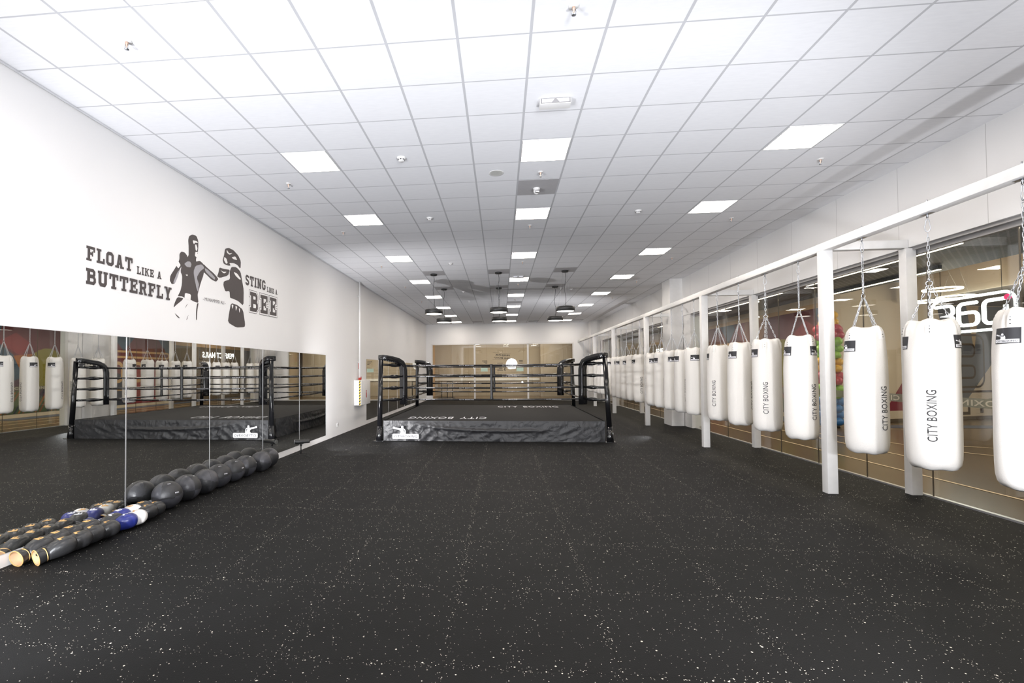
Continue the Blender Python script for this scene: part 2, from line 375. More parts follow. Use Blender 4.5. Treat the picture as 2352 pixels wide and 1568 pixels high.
# far wall with three-light window
fwb = MB().box(XL, -4.0, YF, YF+.2, 0, H).box(4.12, XR+.2, YF, YF+.2, 0, H).box(-4.0, 4.12, YF, YF+.2, 3.26, H).box(-4.0, 4.12, YF, YF+.2, 0, .03)
struct(fwb.build('wall_far', M['wall']))
rw = empty('window_3', (0, YF+.03, 0), None, None); struct(rw); W(rw)
fm = MB().box(-4.03, 4.15, YF-.03, YF+.06, 3.22, 3.29).box(-4.03, -3.96, YF-.02, YF+.06, 0, 3.25).box(4.08, 4.15, YF-.02, YF+.06, 0, 3.25)
for x in (-1.5, 1.56): fm.box(x-.05, x+.05, YF-.03, YF+.06, .03, 3.25)
fm.build('window_frame', M['frame'], rw)
for a, b in ((-3.96, -1.55), (-1.45, 1.51), (1.61, 4.08)): MB().box(a, b, YF+.01, YF+.018, .03, 3.22).build('pane', M['glass'], rw)
tx = MB()
def ft(s, xl, w, zb, h, slope=0, bold=.02):          # mirror-written: seen from behind
    put_text(tx, s, lambda a, b: (xl+w-a, YF+.006, b+slope*a), w, h, 0, bold, 1, 0, zb)
ft('PRISIJUNK', -.31, .83, 2.49, .125, .07); ft('PRIE MŪSŲ!', -.38, .90, 2.34, .125, .07)
tx.add([(-.44, YF+.006, 2.745), (.58, YF+.006, 2.66), (.58, YF+.006, 2.67), (-.44, YF+.006, 2.755)], [(0, 1, 2, 3)], 0)
tx.add([(-.46, YF+.006, 2.365), (.52, YF+.006, 2.30), (.52, YF+.006, 2.31), (-.46, YF+.006, 2.375)], [(0, 1, 2, 3)], 0)
for (x, ww, z) in ((-1.07, .30, 2.26), (-.98, .21, 2.19), (-.90, .13, 2.12), (1.05, .22, 2.27), (1.05, .22, 2.19), (1.05, .22, 2.11), (-.2, .33, 2.12), (-.1, .2, 1.83), (-.2, .3, 1.77), (-.2, .34, 1.70)):
    tx.box(x, x+ww, YF+.004, YF+.008, z, z+.028)
ft('3', .2, .09, 1.70, .16)
tx.build('window_lettering', M['ink'], rw)
mm = MB().box(-1.15, -.75, YF+.004, YF+.008, 1.66, 1.87).box(.9, 1.3, YF+.004, YF+.008, 1.66, 1.87)
mm.build('paper_notice', M['mint'], rw)
# room behind the far window
sbox('floor_back_room', M['mall'], -6, 5.3, YF+.1, 33.2, -.12, -.005)
sbox('ceiling_back_room', M['wall'], -6, 5.3, YF+.2, 33.2, 3.9, 4.0)
sbox('wall_back_room', M['beige'], -6, 5.3, 32.6, 32.8, 0, 3.9)
sbox('wall_back_room_left', M['wood'], -4.7, -4.5, YF+.2, 32.6, 0, 3.9)
sbox('wall_back_room_right', M['beige'], 2.6, 4.9, 31.6, 32.6, 0, 3.9)
sbox('trim_2', M['white'], -4.5, 2.6, 32.52, 32.6, 1.04, 1.2)
# corridor of the mall beyond the shop windows
sbox('floor_corridor', M['mall'], 5.62, 20, -3, 40, -.12, -.004)
sbox('ceiling_corridor', M['mesh'], 5.7, 10.36, -3, 40, 3.95, 4.05)
sbox('ceiling_corridor_edge', M['cream'], 10.36, 12.6, -3, 15.9, 4.45, 4.5)
sbox('ceiling_shop', mat('taupe_ceiling', (.20, .17, .14), .7), 12.6, 20, -3, 19, 3.72, 3.8)
sbox('trim_3', M['cream'], 12.5, 12.62, -3, 15.9, 3.72, 4.45)
sbox('wall_corridor_end', M['cream'], 5.7, 12, 39, 39.2, 0, 4.4)
sbox('wall_corridor_near', M['cream'], 5.7, 20, -3.2, -3, 0, 4.4)
sbox('wall_shop_side', M['cream'], 19.6, 19.8, -3, 19, 0, 3.8)
sbox('wall_gym_outside', M['cream'], 5.3, 5.5, YF+.2, 39, 0, 4.4)
# opposite shop front: X = 10 from Y 15.5, then a slanting cream wall out to (18, 18)
sbox('wall_corridor_opposite', M['cream'], 10, 10.3, 15.5, 25.7, 0, 4.4)
dk = MB().box(10, 10.3, 25.7, 39, 0, 3.3)
struct(dk.build('wall_corridor_shopfront', M['dark']))
sbox('trim_4', M['wood'], 9.96, 10.3, 25.7, 39, 3.3, 3.6); sbox('trim_5', M['wood'], 9.96, 10.02, 15.6, 25.7, 3.6, 3.75)
sbox('wall_corridor_upper', M['cream'], 10, 10.3, 25.7, 39, 3.6, 4.4)
a = math.atan2(2.5, 8); L_ = math.hypot(8, 2.5)
sl = MB().box(0, L_+2, 0, .2, 0, 4.4).box(0, L_+2, -.015, 0, 0, .10, 1)
so = sl.build('wall_slanting', [M['cream'], M['dark']], None, (10, 15.5, 0), rz=a); struct(so)
def onslant(u, z, d=.004): return (10+u*math.cos(a)+d*math.sin(a), 15.5+u*math.sin(a)-d*math.cos(a), z)
# cream track lines laid in the corridor floor
tl = MB()
def fstrip(pts, wd):
    for (x0, y0), (x1, y1) in zip(pts, pts[1:]):
        dx, dy = x1-x0, y1-y0; l = math.hypot(dx, dy); nx, ny = -dy/l*wd/2, dx/l*wd/2
        tl.quad((x0+nx, y0+ny, .001), (x1+nx, y1+ny, .001), (x1-nx, y1-ny, .001), (x0-nx, y0-ny, .001))
fstrip([(6.58, -2.9), (6.58, 38)], .05); fstrip([(7.7, 9.5), (7.7, 38)], .045); fstrip([(8.6, 14.5), (8.6, 38)], .05)
fstrip([(9.75+.62*math.cos(R(k*10)), 10.6+.62*math.sin(R(k*10))) for k in range(37)], .05)
fstrip([(9.13, 10.6), (8.0, 14.0)], .05)
tag(tl.build('floor_line', mat('cream_line', (.72, .55, .36), .5)), kind='structure')
bl = MB()
for x0, x1, y0, y1 in ((9.05, 9.95, 15.8, 38), (10.6, 18.5, 14.6, 15.3)): bl.quad((x0, y0, .0008), (x1, y0, .0008), (x1, y1, .0008), (x0, y1, .0008))
bl.build('floor_inlay', mat('blue_grey_inlay', (.09, .11, .16), .4))['kind'] = 'structure'
# ------------------------------------------------------------------ polyline lettering (block strokes)
def stroke(pts, t, closed=False):
    """polygons for a polyline of thickness t, mitred"""
    n = len(pts); out = []
    def off(i):
        p = Vector((*pts[i], 0)); a = Vector((*pts[i-1], 0)) if (closed or i > 0) else None
        b = Vector((*pts[(i+1) % n], 0)) if (closed or i < n-1) else None
        d1 = (p-a).normalized() if a is not None else (b-p).normalized(); d2 = (b-p).normalized() if b is not None else d1
        n1 = Vector((-d1.y, d1.x, 0)); n2 = Vector((-d2.y, d2.x, 0)); mm = (n1+n2)
        mm = mm.normalized() if mm.length > 1e-6 else n1; k = t/2/max(.35, mm.dot(n1))
        return (p+mm*k, p-mm*k)
    for i in range(n if closed else n-1):
        a, b = off(i), off((i+1) % n)
        out.append([(a[0].x, a[0].y), (b[0].x, b[0].y), (b[1].x, b[1].y), (a[1].x, a[1].y)])
    return out
def rc(x0, y0, x1, y1): return [(x0, y0), (x1, y0), (x1, y1), (x0, y1)]
S = 1.9; s2 = S/2
def glyph(ch):
    """slab letter on an 8-high cell: (width, polygons)"""
    I = lambda x: [rc(x, 0, x+S, 8)]
    ser = lambda x, y, w=3.7: [rc(x, y, x+w, y+1.25)]
    if ch == 'I': return 3.7, I(.9)+ser(0, 0)+ser(0, 6.75)
    if ch == 'L': return 6.3, I(.9)+ser(0, 6.75)+ser(0, 0)+[rc(2.8, 0, 6.3, 1.5), rc(5.0, 0, 6.3, 3.1)]
    if ch == 'F': return 6.4, I(.9)+ser(0, 0, 3.9)+[rc(0, 6.5, 6.4, 8), rc(5.1, 5.1, 6.4, 8), rc(2.8, 3.4, 4.9, 4.8), rc(4.0, 2.7, 4.9, 5.5)]
    if ch == 'E': return 6.5, I(.9)+[rc(0, 6.5, 6.4, 8), rc(5.1, 5.2, 6.4, 8), rc(0, 0, 6.5, 1.5), rc(5.2, 0, 6.5, 2.9), rc(2.8, 3.3, 4.9, 4.7), rc(4.0, 2.6, 4.9, 5.4)]
    if ch == 'T': return 6.6, [rc(2.35, 0, 2.35+S, 8), rc(1.4, 0, 5.2, 1.25), rc(0, 6.5, 6.6, 8), rc(0, 5, 1.25, 8), rc(5.35, 5, 6.6, 8)]
    if ch == 'O': return 6.2, stroke([(s2, 1.9), (1.9, s2), (4.3, s2), (6.2-s2, 1.9), (6.2-s2, 6.1), (4.3, 8-s2), (1.9, 8-s2), (s2, 6.1)], S, True)
    if ch == 'U': return 7.0, stroke([(.6+s2, 8), (.6+s2, 2), (2.3, s2), (4.7, s2), (6.4-s2, 2), (6.4-s2, 8)], S)+ser(0, 6.75, 3.1)+ser(3.9, 6.75, 3.1)
    if ch == 'A': return 7.4, [[(1.0, 0), (2.9, 0), (4.1, 8), (2.7, 8)], [(6.4, 0), (4.5, 0), (3.3, 8), (4.7, 8)], rc(2.2, 2, 5.2, 3.4)]+ser(0, 0, 3.2)+ser(4.2, 0, 3.2)
    if ch == 'B': return 6.6, I(.8)+stroke([(0, 8-.75), (4.6, 8-.75), (5.4, 6.5), (5.4, 5.2), (4.7, 4.3), (2, 4.3)], 1.6)+stroke([(2, 4.0), (4.9, 4.0), (5.75, 3), (5.75, 1.7), (4.9, .75), (0, .75)], 1.6)
    if ch == 'R': return 6.9, I(.8)+ser(0, 0, 3.4)+stroke([(0, 8-.75), (4.7, 8-.75), (5.5, 6.5), (5.5, 4.9), (4.7, 4.0), (2, 4.0)], 1.6)+[[(3.5, 3.9), (5.3, 3.9), (6.1, 1.2), (6.9, 1.2), (6.9, 0), (4.8, 0)]]
    if ch == 'Y': return 7.2, [[(.8, 8), (2.9, 8), (4.1, 4), (2.7, 3.2)], [(6.4, 8), (4.3, 8), (3.1, 4), (4.5, 3.2)], rc(2.65, 0, 4.55, 3.9)]+ser(0, 6.85, 3.1)+ser(4.1, 6.85, 3.1)+ser(1.7, 0, 3.8)
    if ch == 'K': return 7.2, I(.8)+ser(0, 0, 3.2)+ser(0, 6.75, 3.2)+[[(2.5, 3.2), (2.5, 4.8), (5.0, 8), (6.9, 8), (6.9, 6.9), (6.1, 6.9)], [(3.0, 4.3), (4.4, 5.2), (6.4, 1.2), (7.2, 1.2), (7.2, 0), (5.0, 0)]]
    if ch == 'S': return 6.0, stroke([(5.1, 6), (5.1, 6.6), (4.1, 7.1), (1.9, 7.1), (.95, 6.2), (.95, 5.3), (1.8, 4.4), (4.2, 3.6), (5.1, 2.7), (5.1, 1.8), (4.1, .9), (1.9, .9), (.9, 1.5), (.9, 2.2)], 1.75)
    if ch == 'N': return 7.4, [rc(.8, 0, 2.5, 8), rc(4.9, 0, 6.6, 8), [(.8, 8), (2.7, 8), (6.6, 0), (4.7, 0)]]+ser(0, 0, 3.2)+ser(0, 6.85, 2.6)+ser(4.2, 6.85, 3.2)
    if ch == 'G': return 6.4, stroke([(5.4, 5.6), (5.4, 6.3), (4.4, 7.1), (1.9, 7.1), (.95, 6.1), (.95, 1.9), (1.9, .9), (4.4, .9), (5.4, 1.9), (5.4, 3.8)], S)+[rc(3.5, 3.0, 6.4, 4.3)]
    return 3.5, []
def block_text(mb, s, y0, y1, z0, z1, x=XL+.002, mi=0, gap=1.1, slope=0):
    ws = [glyph(c)[0] for c in s]; tot = sum(ws)+gap*(len(s)-1); k = (y1-y0)/tot; c = 0; cnt = [0]
    for ch, w_ in zip(s, ws):
        for p in glyph(ch)[1]:
            cnt[0] += 1; e = x+.00012*cnt[0]
            mb.poly([(y0+(c+px)*k, z0+(z1-z0)*py/8+slope*(c+px)*k) for px, py in p], lambda u, v: (e, u, v), mi)
        c += w_+gap
    return mb
# ================================================================== LEFT WALL
def wall_text(name, s, y0, y1, z0, z1, label, slope=0, gap=1.1):
    o = block_text(MB(), s, y0, y1, z0, z1, slope=slope, gap=gap).build(name, M['vinyl'], origin=(XL, (y0+y1)/2, (z0+z1)/2))
    return tag(o, label, 'wall lettering', 'slogan lettering on the left wall')
wall_text('wall_lettering', 'FLOAT', 4.596, 5.226, 2.878, 3.034, 'large dark slab lettering FLOAT on the white wall, top left of the slogan', .012)
wall_text('wall_lettering', 'LIKE A', 5.296, 5.709, 2.873, 2.969, 'small dark slab lettering LIKE A right of the word FLOAT', .03)
wall_text('wall_lettering', 'BUTTERFLY', 4.594, 5.894, 2.629, 2.797, 'large dark slab lettering BUTTERFLY on the white wall above the mirrors', .008)
wall_text('wall_lettering', 'STING', 7.735, 8.428, 3.184, 3.362, 'dark slab lettering STING right of the painted boxers', .025)
wall_text('wall_lettering', 'LIKE A', 8.487, 8.898, 3.187, 3.284, 'small dark slab lettering LIKE A right of the word STING', .02)
# BEE: filled letters inside a thin outline
be = MB(); y0, y1, z0, z1 = 7.853, 8.899, 2.722, 3.125
ws = [glyph(c)[0] for c in 'BEE']; gp = 2.0; k = (y1-y0)/(sum(ws)+gp*2+1.6); c = .8
def grow(q, d):
    if sum(q[i][0]*q[(i+1) % len(q)][1]-q[(i+1) % len(q)][0]*q[i][1] for i in range(len(q))) < 0: q = q[::-1]
    g = []
    for i in range(len(q)):
        p_ = Vector(q[i]); a_ = (p_-Vector(q[i-1])).normalized(); b_ = (Vector(q[(i+1) % len(q)])-p_).normalized()
        n1 = Vector((a_.y, -a_.x)); n2 = Vector((b_.y, -b_.x)); mm = (n1+n2).normalized(); g.append(tuple(p_+mm*d/max(.5, mm.dot(n1))))
    return g
cn = 0
for ch, w_ in zip('BEE', ws):
    pl = glyph(ch)[1]
    for d_, mi_ in ((.80, 0), (.58, 1), (0, 0)):
        for q in (pl if (ch != 'B' or not d_) else [[(0, 0), (4.9, 0), (6.55, 1.4), (6.55, 3.2), (5.7, 4.15), (6.2, 5.0), (6.2, 6.7), (5.0, 8), (0, 8), (0, 6.5), (.8, 6.5), (.8, 1.5), (0, 1.5)]]):
            cn += 1; ee = XL+.0015+.00008*cn
            be.poly(grow(q, d_) if d_ else q, lambda u, v: (ee, y0+(c+u)*k, z0+(z1-z0)*(v+.8)/9.6+.02*(c+u)*k), mi_)
    c += w_+gp
tag(be.build('wall_lettering', [M['vinyl'], M['wall']], origin=(XL, 8.37, 2.92)), 'very large dark outlined slab lettering BEE on the white wall', 'wall lettering', 'slogan lettering on the left wall')
nm = put_text(MB(), '- MUHAMMED ALI -', lambda a, b: (XL+.003, a, b+.025*(a-6.57)), .576, .05, 0, .0, 1.0, 6.57, 2.744)
tag(nm.build('wall_lettering', M['vinyl'], origin=(XL, 6.86, 2.77)), 'smallest dark lettering with a name between the two boxers', 'wall lettering', 'slogan lettering on the left wall')
FG = {
'head':[(6.254,3.600),(6.327,3.645),(6.419,3.647),(6.457,3.587),(6.460,3.504),(6.443,3.389),(6.409,3.318),(6.409,3.276),(6.492,3.309),(6.571,3.285),(6.605,3.229),(6.579,3.110),(6.517,2.985),(6.463,2.849),(6.448,2.805),(6.470,2.691),(6.366,2.696),(6.292,2.713),(6.159,2.719),(6.109,2.732),(6.022,2.718),(6.079,2.799),(6.108,2.896),(6.113,3.016),(6.077,3.062),(6.106,3.174),(6.246,3.313),(6.245,3.448),(6.234,3.540)],
'fore':[(6.094,3.343),(6.164,3.347),(6.225,3.308),(6.236,3.243),(6.155,3.198),(6.077,3.114),(6.000,2.994),(5.973,2.885),(5.907,2.860),(5.866,2.903),(5.878,2.969),(5.961,3.077),(6.018,3.154),(6.056,3.228),(6.055,3.300)],
'arm':[(6.571,3.285),(6.675,3.244),(6.843,3.192),(6.955,3.133),(6.893,3.076),(6.771,3.090),(6.652,3.139),(6.572,3.165)],
'w_face':[(6.330,3.564),(6.428,3.574),(6.448,3.554),(6.381,3.542),(6.360,3.513),(6.343,3.526)],
'w_face2':[(6.381,3.512),(6.411,3.525),(6.438,3.474),(6.421,3.432),(6.395,3.435)],
'w_face3':[(6.391,3.414),(6.447,3.423),(6.430,3.396),(6.456,3.386),(6.409,3.339),(6.378,3.356)],
'w_hair':[(6.299,3.632),(6.316,3.648),(6.337,3.637),(6.321,3.627)],
'g_sh':[(6.151,3.187),(6.220,3.237),(6.278,3.246),(6.307,3.216),(6.289,3.167),(6.206,3.156)],
'w_dot':[(6.177,3.042),(6.230,3.053),(6.213,3.028)],
'g_fore':[(6.019,3.050),(6.067,3.093),(6.016,2.971),(5.967,2.881),(5.929,2.887)],
'g_rib':[(6.385,3.016),(6.424,3.037),(6.469,2.920),(6.452,2.848),(6.412,2.910)],
'w_band':[(6.027,3.195),(6.080,3.152),(6.028,3.095),(5.986,3.131)],
'g_chest':[(6.394,3.211),(6.537,3.268),(6.605,3.229),(6.493,3.148),(6.424,3.051),(6.484,2.951),(6.434,2.886),(6.385,2.988),(6.352,3.119)],
'g_arm':[(6.605,3.229),(6.698,3.213),(6.868,3.138),(6.856,3.099),(6.746,3.129),(6.629,3.177)],
'w_label':[(6.169,2.790),(6.298,2.788),(6.286,2.698),(6.159,2.709)],
's1':[(6.018,2.708),(6.143,2.710),(6.100,2.668),(6.007,2.605),(5.938,2.551),(5.965,2.625)],
's2':[(6.470,2.691),(6.443,2.583),(6.433,2.440),(6.414,2.438),(6.415,2.579),(6.436,2.679)],
's3':[(5.957,2.489),(6.083,2.425),(6.024,2.432)],
's4':[(6.205,2.626),(6.237,2.651),(6.165,2.567)],
's5':[(6.253,2.505),(6.212,2.417),(6.202,2.425)],
'f2head':[(7.125,3.644),(7.226,3.686),(7.365,3.685),(7.508,3.633),(7.591,3.556),(7.583,3.424),(7.466,3.447),(7.338,3.442),(7.242,3.397),(7.095,3.396),(7.063,3.449),(7.102,3.534)],
'f2glove':[(6.979,3.317),(7.095,3.319),(7.269,3.341),(7.216,3.237),(6.993,3.155),(6.917,3.162),(6.954,3.229)],
'f2back':[(7.096,3.122),(7.270,3.186),(7.256,3.307),(7.310,3.397),(7.452,3.425),(7.583,3.375),(7.629,3.238),(7.684,3.085),(7.677,2.813),(7.513,2.871),(7.341,2.888),(7.272,2.887),(7.258,2.997),(7.137,2.969),(7.084,3.059)],
'f2short':[(7.300,2.809),(7.484,2.803),(7.662,2.746),(7.730,2.516),(7.718,2.458),(7.457,2.426),(7.212,2.488),(7.246,2.638)],
'f2w7':[(7.104,3.512),(7.168,3.497),(7.201,3.435),(7.153,3.412),(7.094,3.456)],
'f2w8':[(6.992,3.282),(7.069,3.268),(7.175,3.290),(7.096,3.243)],
'f2w9':[(7.241,3.444),(7.366,3.472),(7.480,3.466),(7.568,3.421),(7.554,3.389),(7.423,3.429),(7.283,3.419)],
'f2w1':[(7.173,3.644),(7.240,3.599),(7.337,3.631),(7.254,3.579),(7.173,3.598)],
'f2w2':[(7.309,3.553),(7.422,3.596),(7.480,3.546),(7.365,3.535)],
'f2w3':[(7.367,3.330),(7.481,3.322),(7.599,3.249),(7.540,3.237),(7.424,3.279)],
'f2w4':[(7.314,2.787),(7.370,2.787),(7.342,2.713)],
'f2w5':[(7.427,2.787),(7.484,2.771),(7.441,2.694)],
'f2w6':[(7.528,2.761),(7.572,2.742),(7.543,2.674)],
}
def chaikin(q, n=1):
    for _ in range(n):
        o = []
        for i in range(len(q)):
            a_, b_ = Vector(q[i]), Vector(q[(i+1) % len(q)]); o += [tuple(a_*.84+b_*.16), tuple(a_*.16+b_*.84)]
        q = o
    return q
def figure(keys, label, org):
    mb = MB()
    for n_, kk in enumerate(keys):
        lv = 1 if kk[0] == 'g' else 2 if (kk.startswith('w_') or kk.startswith('f2w')) else 0
        mb.poly(chaikin(FG[kk]), lambda u, v: (XL+.0015+.0006*lv+.0001*n_, u, v), lv)
    o = mb.build('wall_decal', [M['vinyl'], M['vgrey'], M['vwhite']], origin=org)
    return tag(o, label, 'wall decal', 'boxer figures on the left wall')
figure(['head', 'fore', 'arm', 'g_chest', 'g_arm', 'g_sh', 'g_fore', 'g_rib', 'w_face', 'w_face2', 'w_face3', 'w_dot', 'w_band', 'w_label', 's1', 's2', 's3', 's4', 's5'], 'dark wall decal of a bare-chested boxer in white shorts throwing a punch', (XL, 6.3, 3.0))
figure(['f2head', 'f2glove', 'f2back', 'f2short', 'f2w1', 'f2w2', 'f2w3', 'f2w4', 'f2w5', 'f2w6', 'f2w7', 'f2w8', 'f2w9'], 'dark wall decal of the opponent seen from behind, left of the word STING', (XL, 7.5, 3.0))
# mirrors
ME = [3.55, 5.145, 6.74, 8.334, 9.92, 11.486]
nmz = ['nearest the camera, at the left edge of the photo', 'second from the camera, behind the nearest medicine balls', 'third from the camera, above the middle medicine balls', 'fourth from the camera, above the small flash', 'fifth and last of the long row, beside the white wall']
def mirror(ya, yb, z0, z1, label, grp):
    t = W(empty('wall_mirror', (XL, (ya+yb)/2, z0), label, 'mirror', grp))
    MB().box(XL+.001, XL+.006, ya+.005, yb-.005, z0, z1).build('mirror_sheet', M['mirror'], t)
    MB().box(XL+.001, XL+.009, yb-.006, yb+.006, z0, z1).build('edge_strip', M['alu'], t)
for (a_, b_), n_ in zip(zip(ME, ME[1:]), nmz): mirror(a_, b_, .118, 2.105, 'tall frameless wall mirror '+n_, 'mirrors in the long row')
for i in range(6):
    mirror(15.06+i*1.535, 15.06+(i+1)*1.535, .122, 2.095, 'tall wall mirror beyond the boxing ring corner, '+['first', 'second', 'third', 'fourth', 'fifth', 'last'][i]+' past the hose cabinet', 'mirrors in the far row')
# standpipe, hose cabinet, sign, socket
t = W(empty('fire_pipe', (-4.27, 14.1, 1.46), 'white vertical water pipe on the left wall above the hose cabinet', 'pipe'))
MB().tube([(-4.25, 14.1, 1.50), (-4.25, 14.1, 4.41)], .028, 14).build('pipe', M['white'], t)
MB().rod((-4.33, 14.1, 3.98), (-4.25, 14.1, 3.98), .012).tube([(-4.25+.04*math.cos(R(x)), 14.1+.04*math.sin(R(x)), 3.98) for x in range(0, 361, 30)], .006, 6).build('pipe_clip', M['white'], t)
MB().rod((-4.33, 14.1, 1.98), (-4.25, 14.1, 1.98), .012).tube([(-4.25+.04*math.cos(R(x)), 14.1+.04*math.sin(R(x)), 1.98) for x in range(0, 361, 30)], .006, 6).build('pipe_clip', M['white'], t)
MB().tube([(-4.25, 14.1, 1.44), (-4.25, 14.1, 1.51)], .036, 12).rod((-4.25, 14.02, 1.47), (-4.25, 14.22, 1.47), .026).rod((-4.25, 14.22, 1.46), (-4.25, 14.22, 1.54), .018).build('valve', M['red'], t)
tag(MB().box(-4.329, -4.322, 14.21, 14.33, 1.77, 1.95, 0, .002).box(-4.3225, -4.321, 14.235, 14.305, 1.80, 1.85, 1).box(-4.3225, -4.321, 14.235, 14.305, 1.87, 1.92, 1).build('safety_sign', [M['red'], M['vwhite']], origin=(-4.325, 14.27, 1.86)), 'small red safety sign right of the white pipe', 'sign')
t = W(empty('fire_hose_cabinet', (-4.2, 14.2, .69), 'white fire hose cabinet with yellow and black hazard edge on the left wall', 'cabinet'))
MB().box(-4.328, -4.13, 13.78, 14.78, .69, 1.437, 0, .006).build('body', M['white'], t)
MB().box(-4.128, -4.112, 13.79, 14.77, .70, 1.427, 0, .004).build('door', M['white'], t)
hz = MB(); n_ = 9; hh = .735/n_
hz.box(-4.175, -4.131, 13.772, 13.7795, .695, 1.432)
for i in range(n_):
    zb = .695+i*hh
    hz.prism([(-4.175, zb), (-4.131, zb+hh*.5), (-4.131, min(1.432, zb+hh)), (-4.175, min(1.432, zb+hh*.5))], lambda u, v: (u, 13.7705, v), (0, .003, 0), 1)
hz.build('hazard_strip', [M['yellow'], M['ink']], t)
rl = MB()
rl.box(-4.111, -4.1085, 14.28, 14.36, .90, 1.12)
put_text(rl, 'PG', lambda a, b: (-4.107, a, b), .05, .05, 1, .02, 1, 14.295, 1.05)
rl.build('red_label', [M['red'], M['vwhite']], t)
MB().box(-4.111, -4.10, 14.66, 14.70, 1.0, 1.1, 0, .003).build('latch', M['alu'], t)
t = W(empty('wall_socket', (-4.32, 12.34, .26), 'small white wall socket near the floor past the last long mirror', 'socket'))
MB().box(-4.33, -4.318, 12.29, 12.39, .235, .335, 0, .004).build('plate', M['white'], t)
MB().rod((-4.319, 12.34, .285), (-4.3165, 12.34, .285), .025).build('outlet', M['greyprof'], t)
# small flash lying level on a table stand
t = W(empty('studio_flash', (-4.02, 9.3, 0), 'small black flash head on a low stand on the floor by the mirrors', 'flash light'))
fs = MB(); c0 = Vector((-4.11, 9.26, .285)); dr = Vector((.95, .25, .04)).normalized()
p = lambda s: c0+dr*s
fs.tube([p(-.02), p(.02), p(.08), p(.09), p(.26), p(.27)], .05, 20, rs=[.052, .05, .045, .038, .038, .03]); fs.build('flash_body', M['blk'], t)
MB().tube([p(-.021), p(-.028)], .046, 20).build('flash_glass', M['alu'], t)
MB().tube([(-4.02, 9.3, .045), (-4.02, 9.3, .25)], .011, 10).tube([(-4.02, 9.3, .20), (-4.02, 9.3, .235)], .022, 10).build('stand_column', M['blk'], t)
for ex, ey in ((-4.20, 9.12), (-3.80, 9.20), (-4.0, 9.55)): MB().tube([(-4.02, 9.3, .055), (ex, ey, .006)], .006, 8).build('leg', M['blk'], t)
MB().box(-4.045, -3.995, 9.275, 9.325, .235, .262, 0, .005).build('bracket', M['blk'], t)
lamp('flash_fill_beam', 'SPOT', (-3.78, 9.37, .30), (-2.7, 9.75, -.1), 60, (.95, .97, 1), spot_size=R(42), spot_blend=1, shadow_soft_size=0)
lamp('flash_fill_beam', 'SPOT', (-3.74, 9.40, .32), (-.8, 18, 4.6), 520, (.97, .97, 1), spot_size=R(120), spot_blend=.8, shadow_soft_size=0)  # extra upward spot by the floor flash, added to brighten the far ceiling
lamp('flash_fill_beam', 'SPOT', (-3.72, 9.42, .34), (4.4, 14.5, 1.5), 170, (1, .97, .93), spot_size=R(75), spot_blend=.7, shadow_soft_size=0)
lamp('flash_fill_beam', 'SPOT', (2.95, 17.7, .4), (.3, 23.0, 4.6), 420, (.97, .97, 1), spot_size=R(130), spot_blend=.8, shadow_soft_size=0)  # added bodiless spot behind the ring, lifts the far ceiling
lamp('flash_fill_beam', 'SPOT', (4.05, 12.9, .35), (3.0, 12.1, 0), 45, (.95, .97, 1), spot_size=R(55), spot_blend=1, shadow_soft_size=0)
# ================================================================== CEILING FITTINGS
ordn = ['nearest', 'second', 'third', 'fourth', 'fifth', 'sixth', 'seventh', 'eighth', 'ninth']
def light_panel(i, j, label, grp):
    x = CG[0]+i*.6; y = CG[1]+j*.6
    t = W(empty('ceiling_light', (x+.3, y+.3, H), label, 'ceiling light', grp))
    f = MB()
    for b in ((x+.012, x+.024, y+.009, y+.591), (x+.576, x+.588, y+.009, y+.591), (x+.024, x+.576, y+.009, y+.021), (x+.024, x+.576, y+.579, y+.591)): f.box(*b, H-.008, H+.001)
    f.build('frame', M['white'], t)
    MB().box(x+.024, x+.576, y+.021, y+.579, H-.006, H-.002).build('diffuser', M['panel'], t)
rows = [-5, 0, 4, 9, 14, 19, 24, 29, 34]
for col, cname in ((-5, 'left'), (0, 'middle'), (5, 'right')):
    for n_, j in enumerate(rows):
        light_panel(col, j, 'square lit ceiling panel in the %s row, %s from the camera' % (cname, ordn[n_]), 'ceiling light panels')
def at(i, j): return CG[0]+i*.6, CG[1]+j*.6
def pendant(x, y, zb, label):
    t = W(empty('pendant_lamp', (x, y, zb), label, 'pendant lamp', 'round pendant lamps above the ring'))
    MB().lathe([(0, H-.045), (.085, H-.045), (.095, H-.035), (.095, H-.004), (0, H-.004)], (x, y, 0), 24).build('canopy', M['pend'], t)
    rnd = random.Random(int(x*100+y*10)); pts = [(x, y, H-.04)]
    for k in range(1, 9): s = k/9; pts.append((x+.018*math.sin(s*9+rnd.random()), y+.01*math.cos(s*7), H-.04-(H-.04-zb-.13)*s))
    pts.append((x, y, zb+.125))
    MB().tube(pts, .006, 6).build('cable', M['pend'], t)
    wv = MB()
    for k in range(3):
        a_ = R(30+120*k); wv.tube([(x+.2*math.cos(a_), y+.2*math.sin(a_), zb+.13), (x+.06*math.cos(a_), y+.06*math.sin(a_), H-.04)], .0012, 4)
    wv.build('suspension_wire', M['steel'], t)
    MB().lathe([(.235, zb+.004), (.25, zb), (.25, zb+.125), (.24, zb+.13), (0, zb+.13)], (x, y, 0), 40).build('shade', M['pend'], t)
    MB().lathe([(.0, zb+.006), (.236, zb+.008)], (x, y, 0), 40).build('diffuser', M['pdiff'], t)
for (x, y, zb), lb in zip([(-1.857, 13.27, 3.29), (-.04, 13.25, 3.30), (1.78, 13.26, 3.30), (-1.857, 15.69, 3.30), (-.035, 15.70, 3.31), (1.78, 15.70, 3.30)],
        ['front left', 'front middle', 'front right', 'rear left', 'rear middle', 'rear right']):
    pendant(x, y, zb, 'black drum pendant lamp over the boxing ring, %s of the six' % lb)
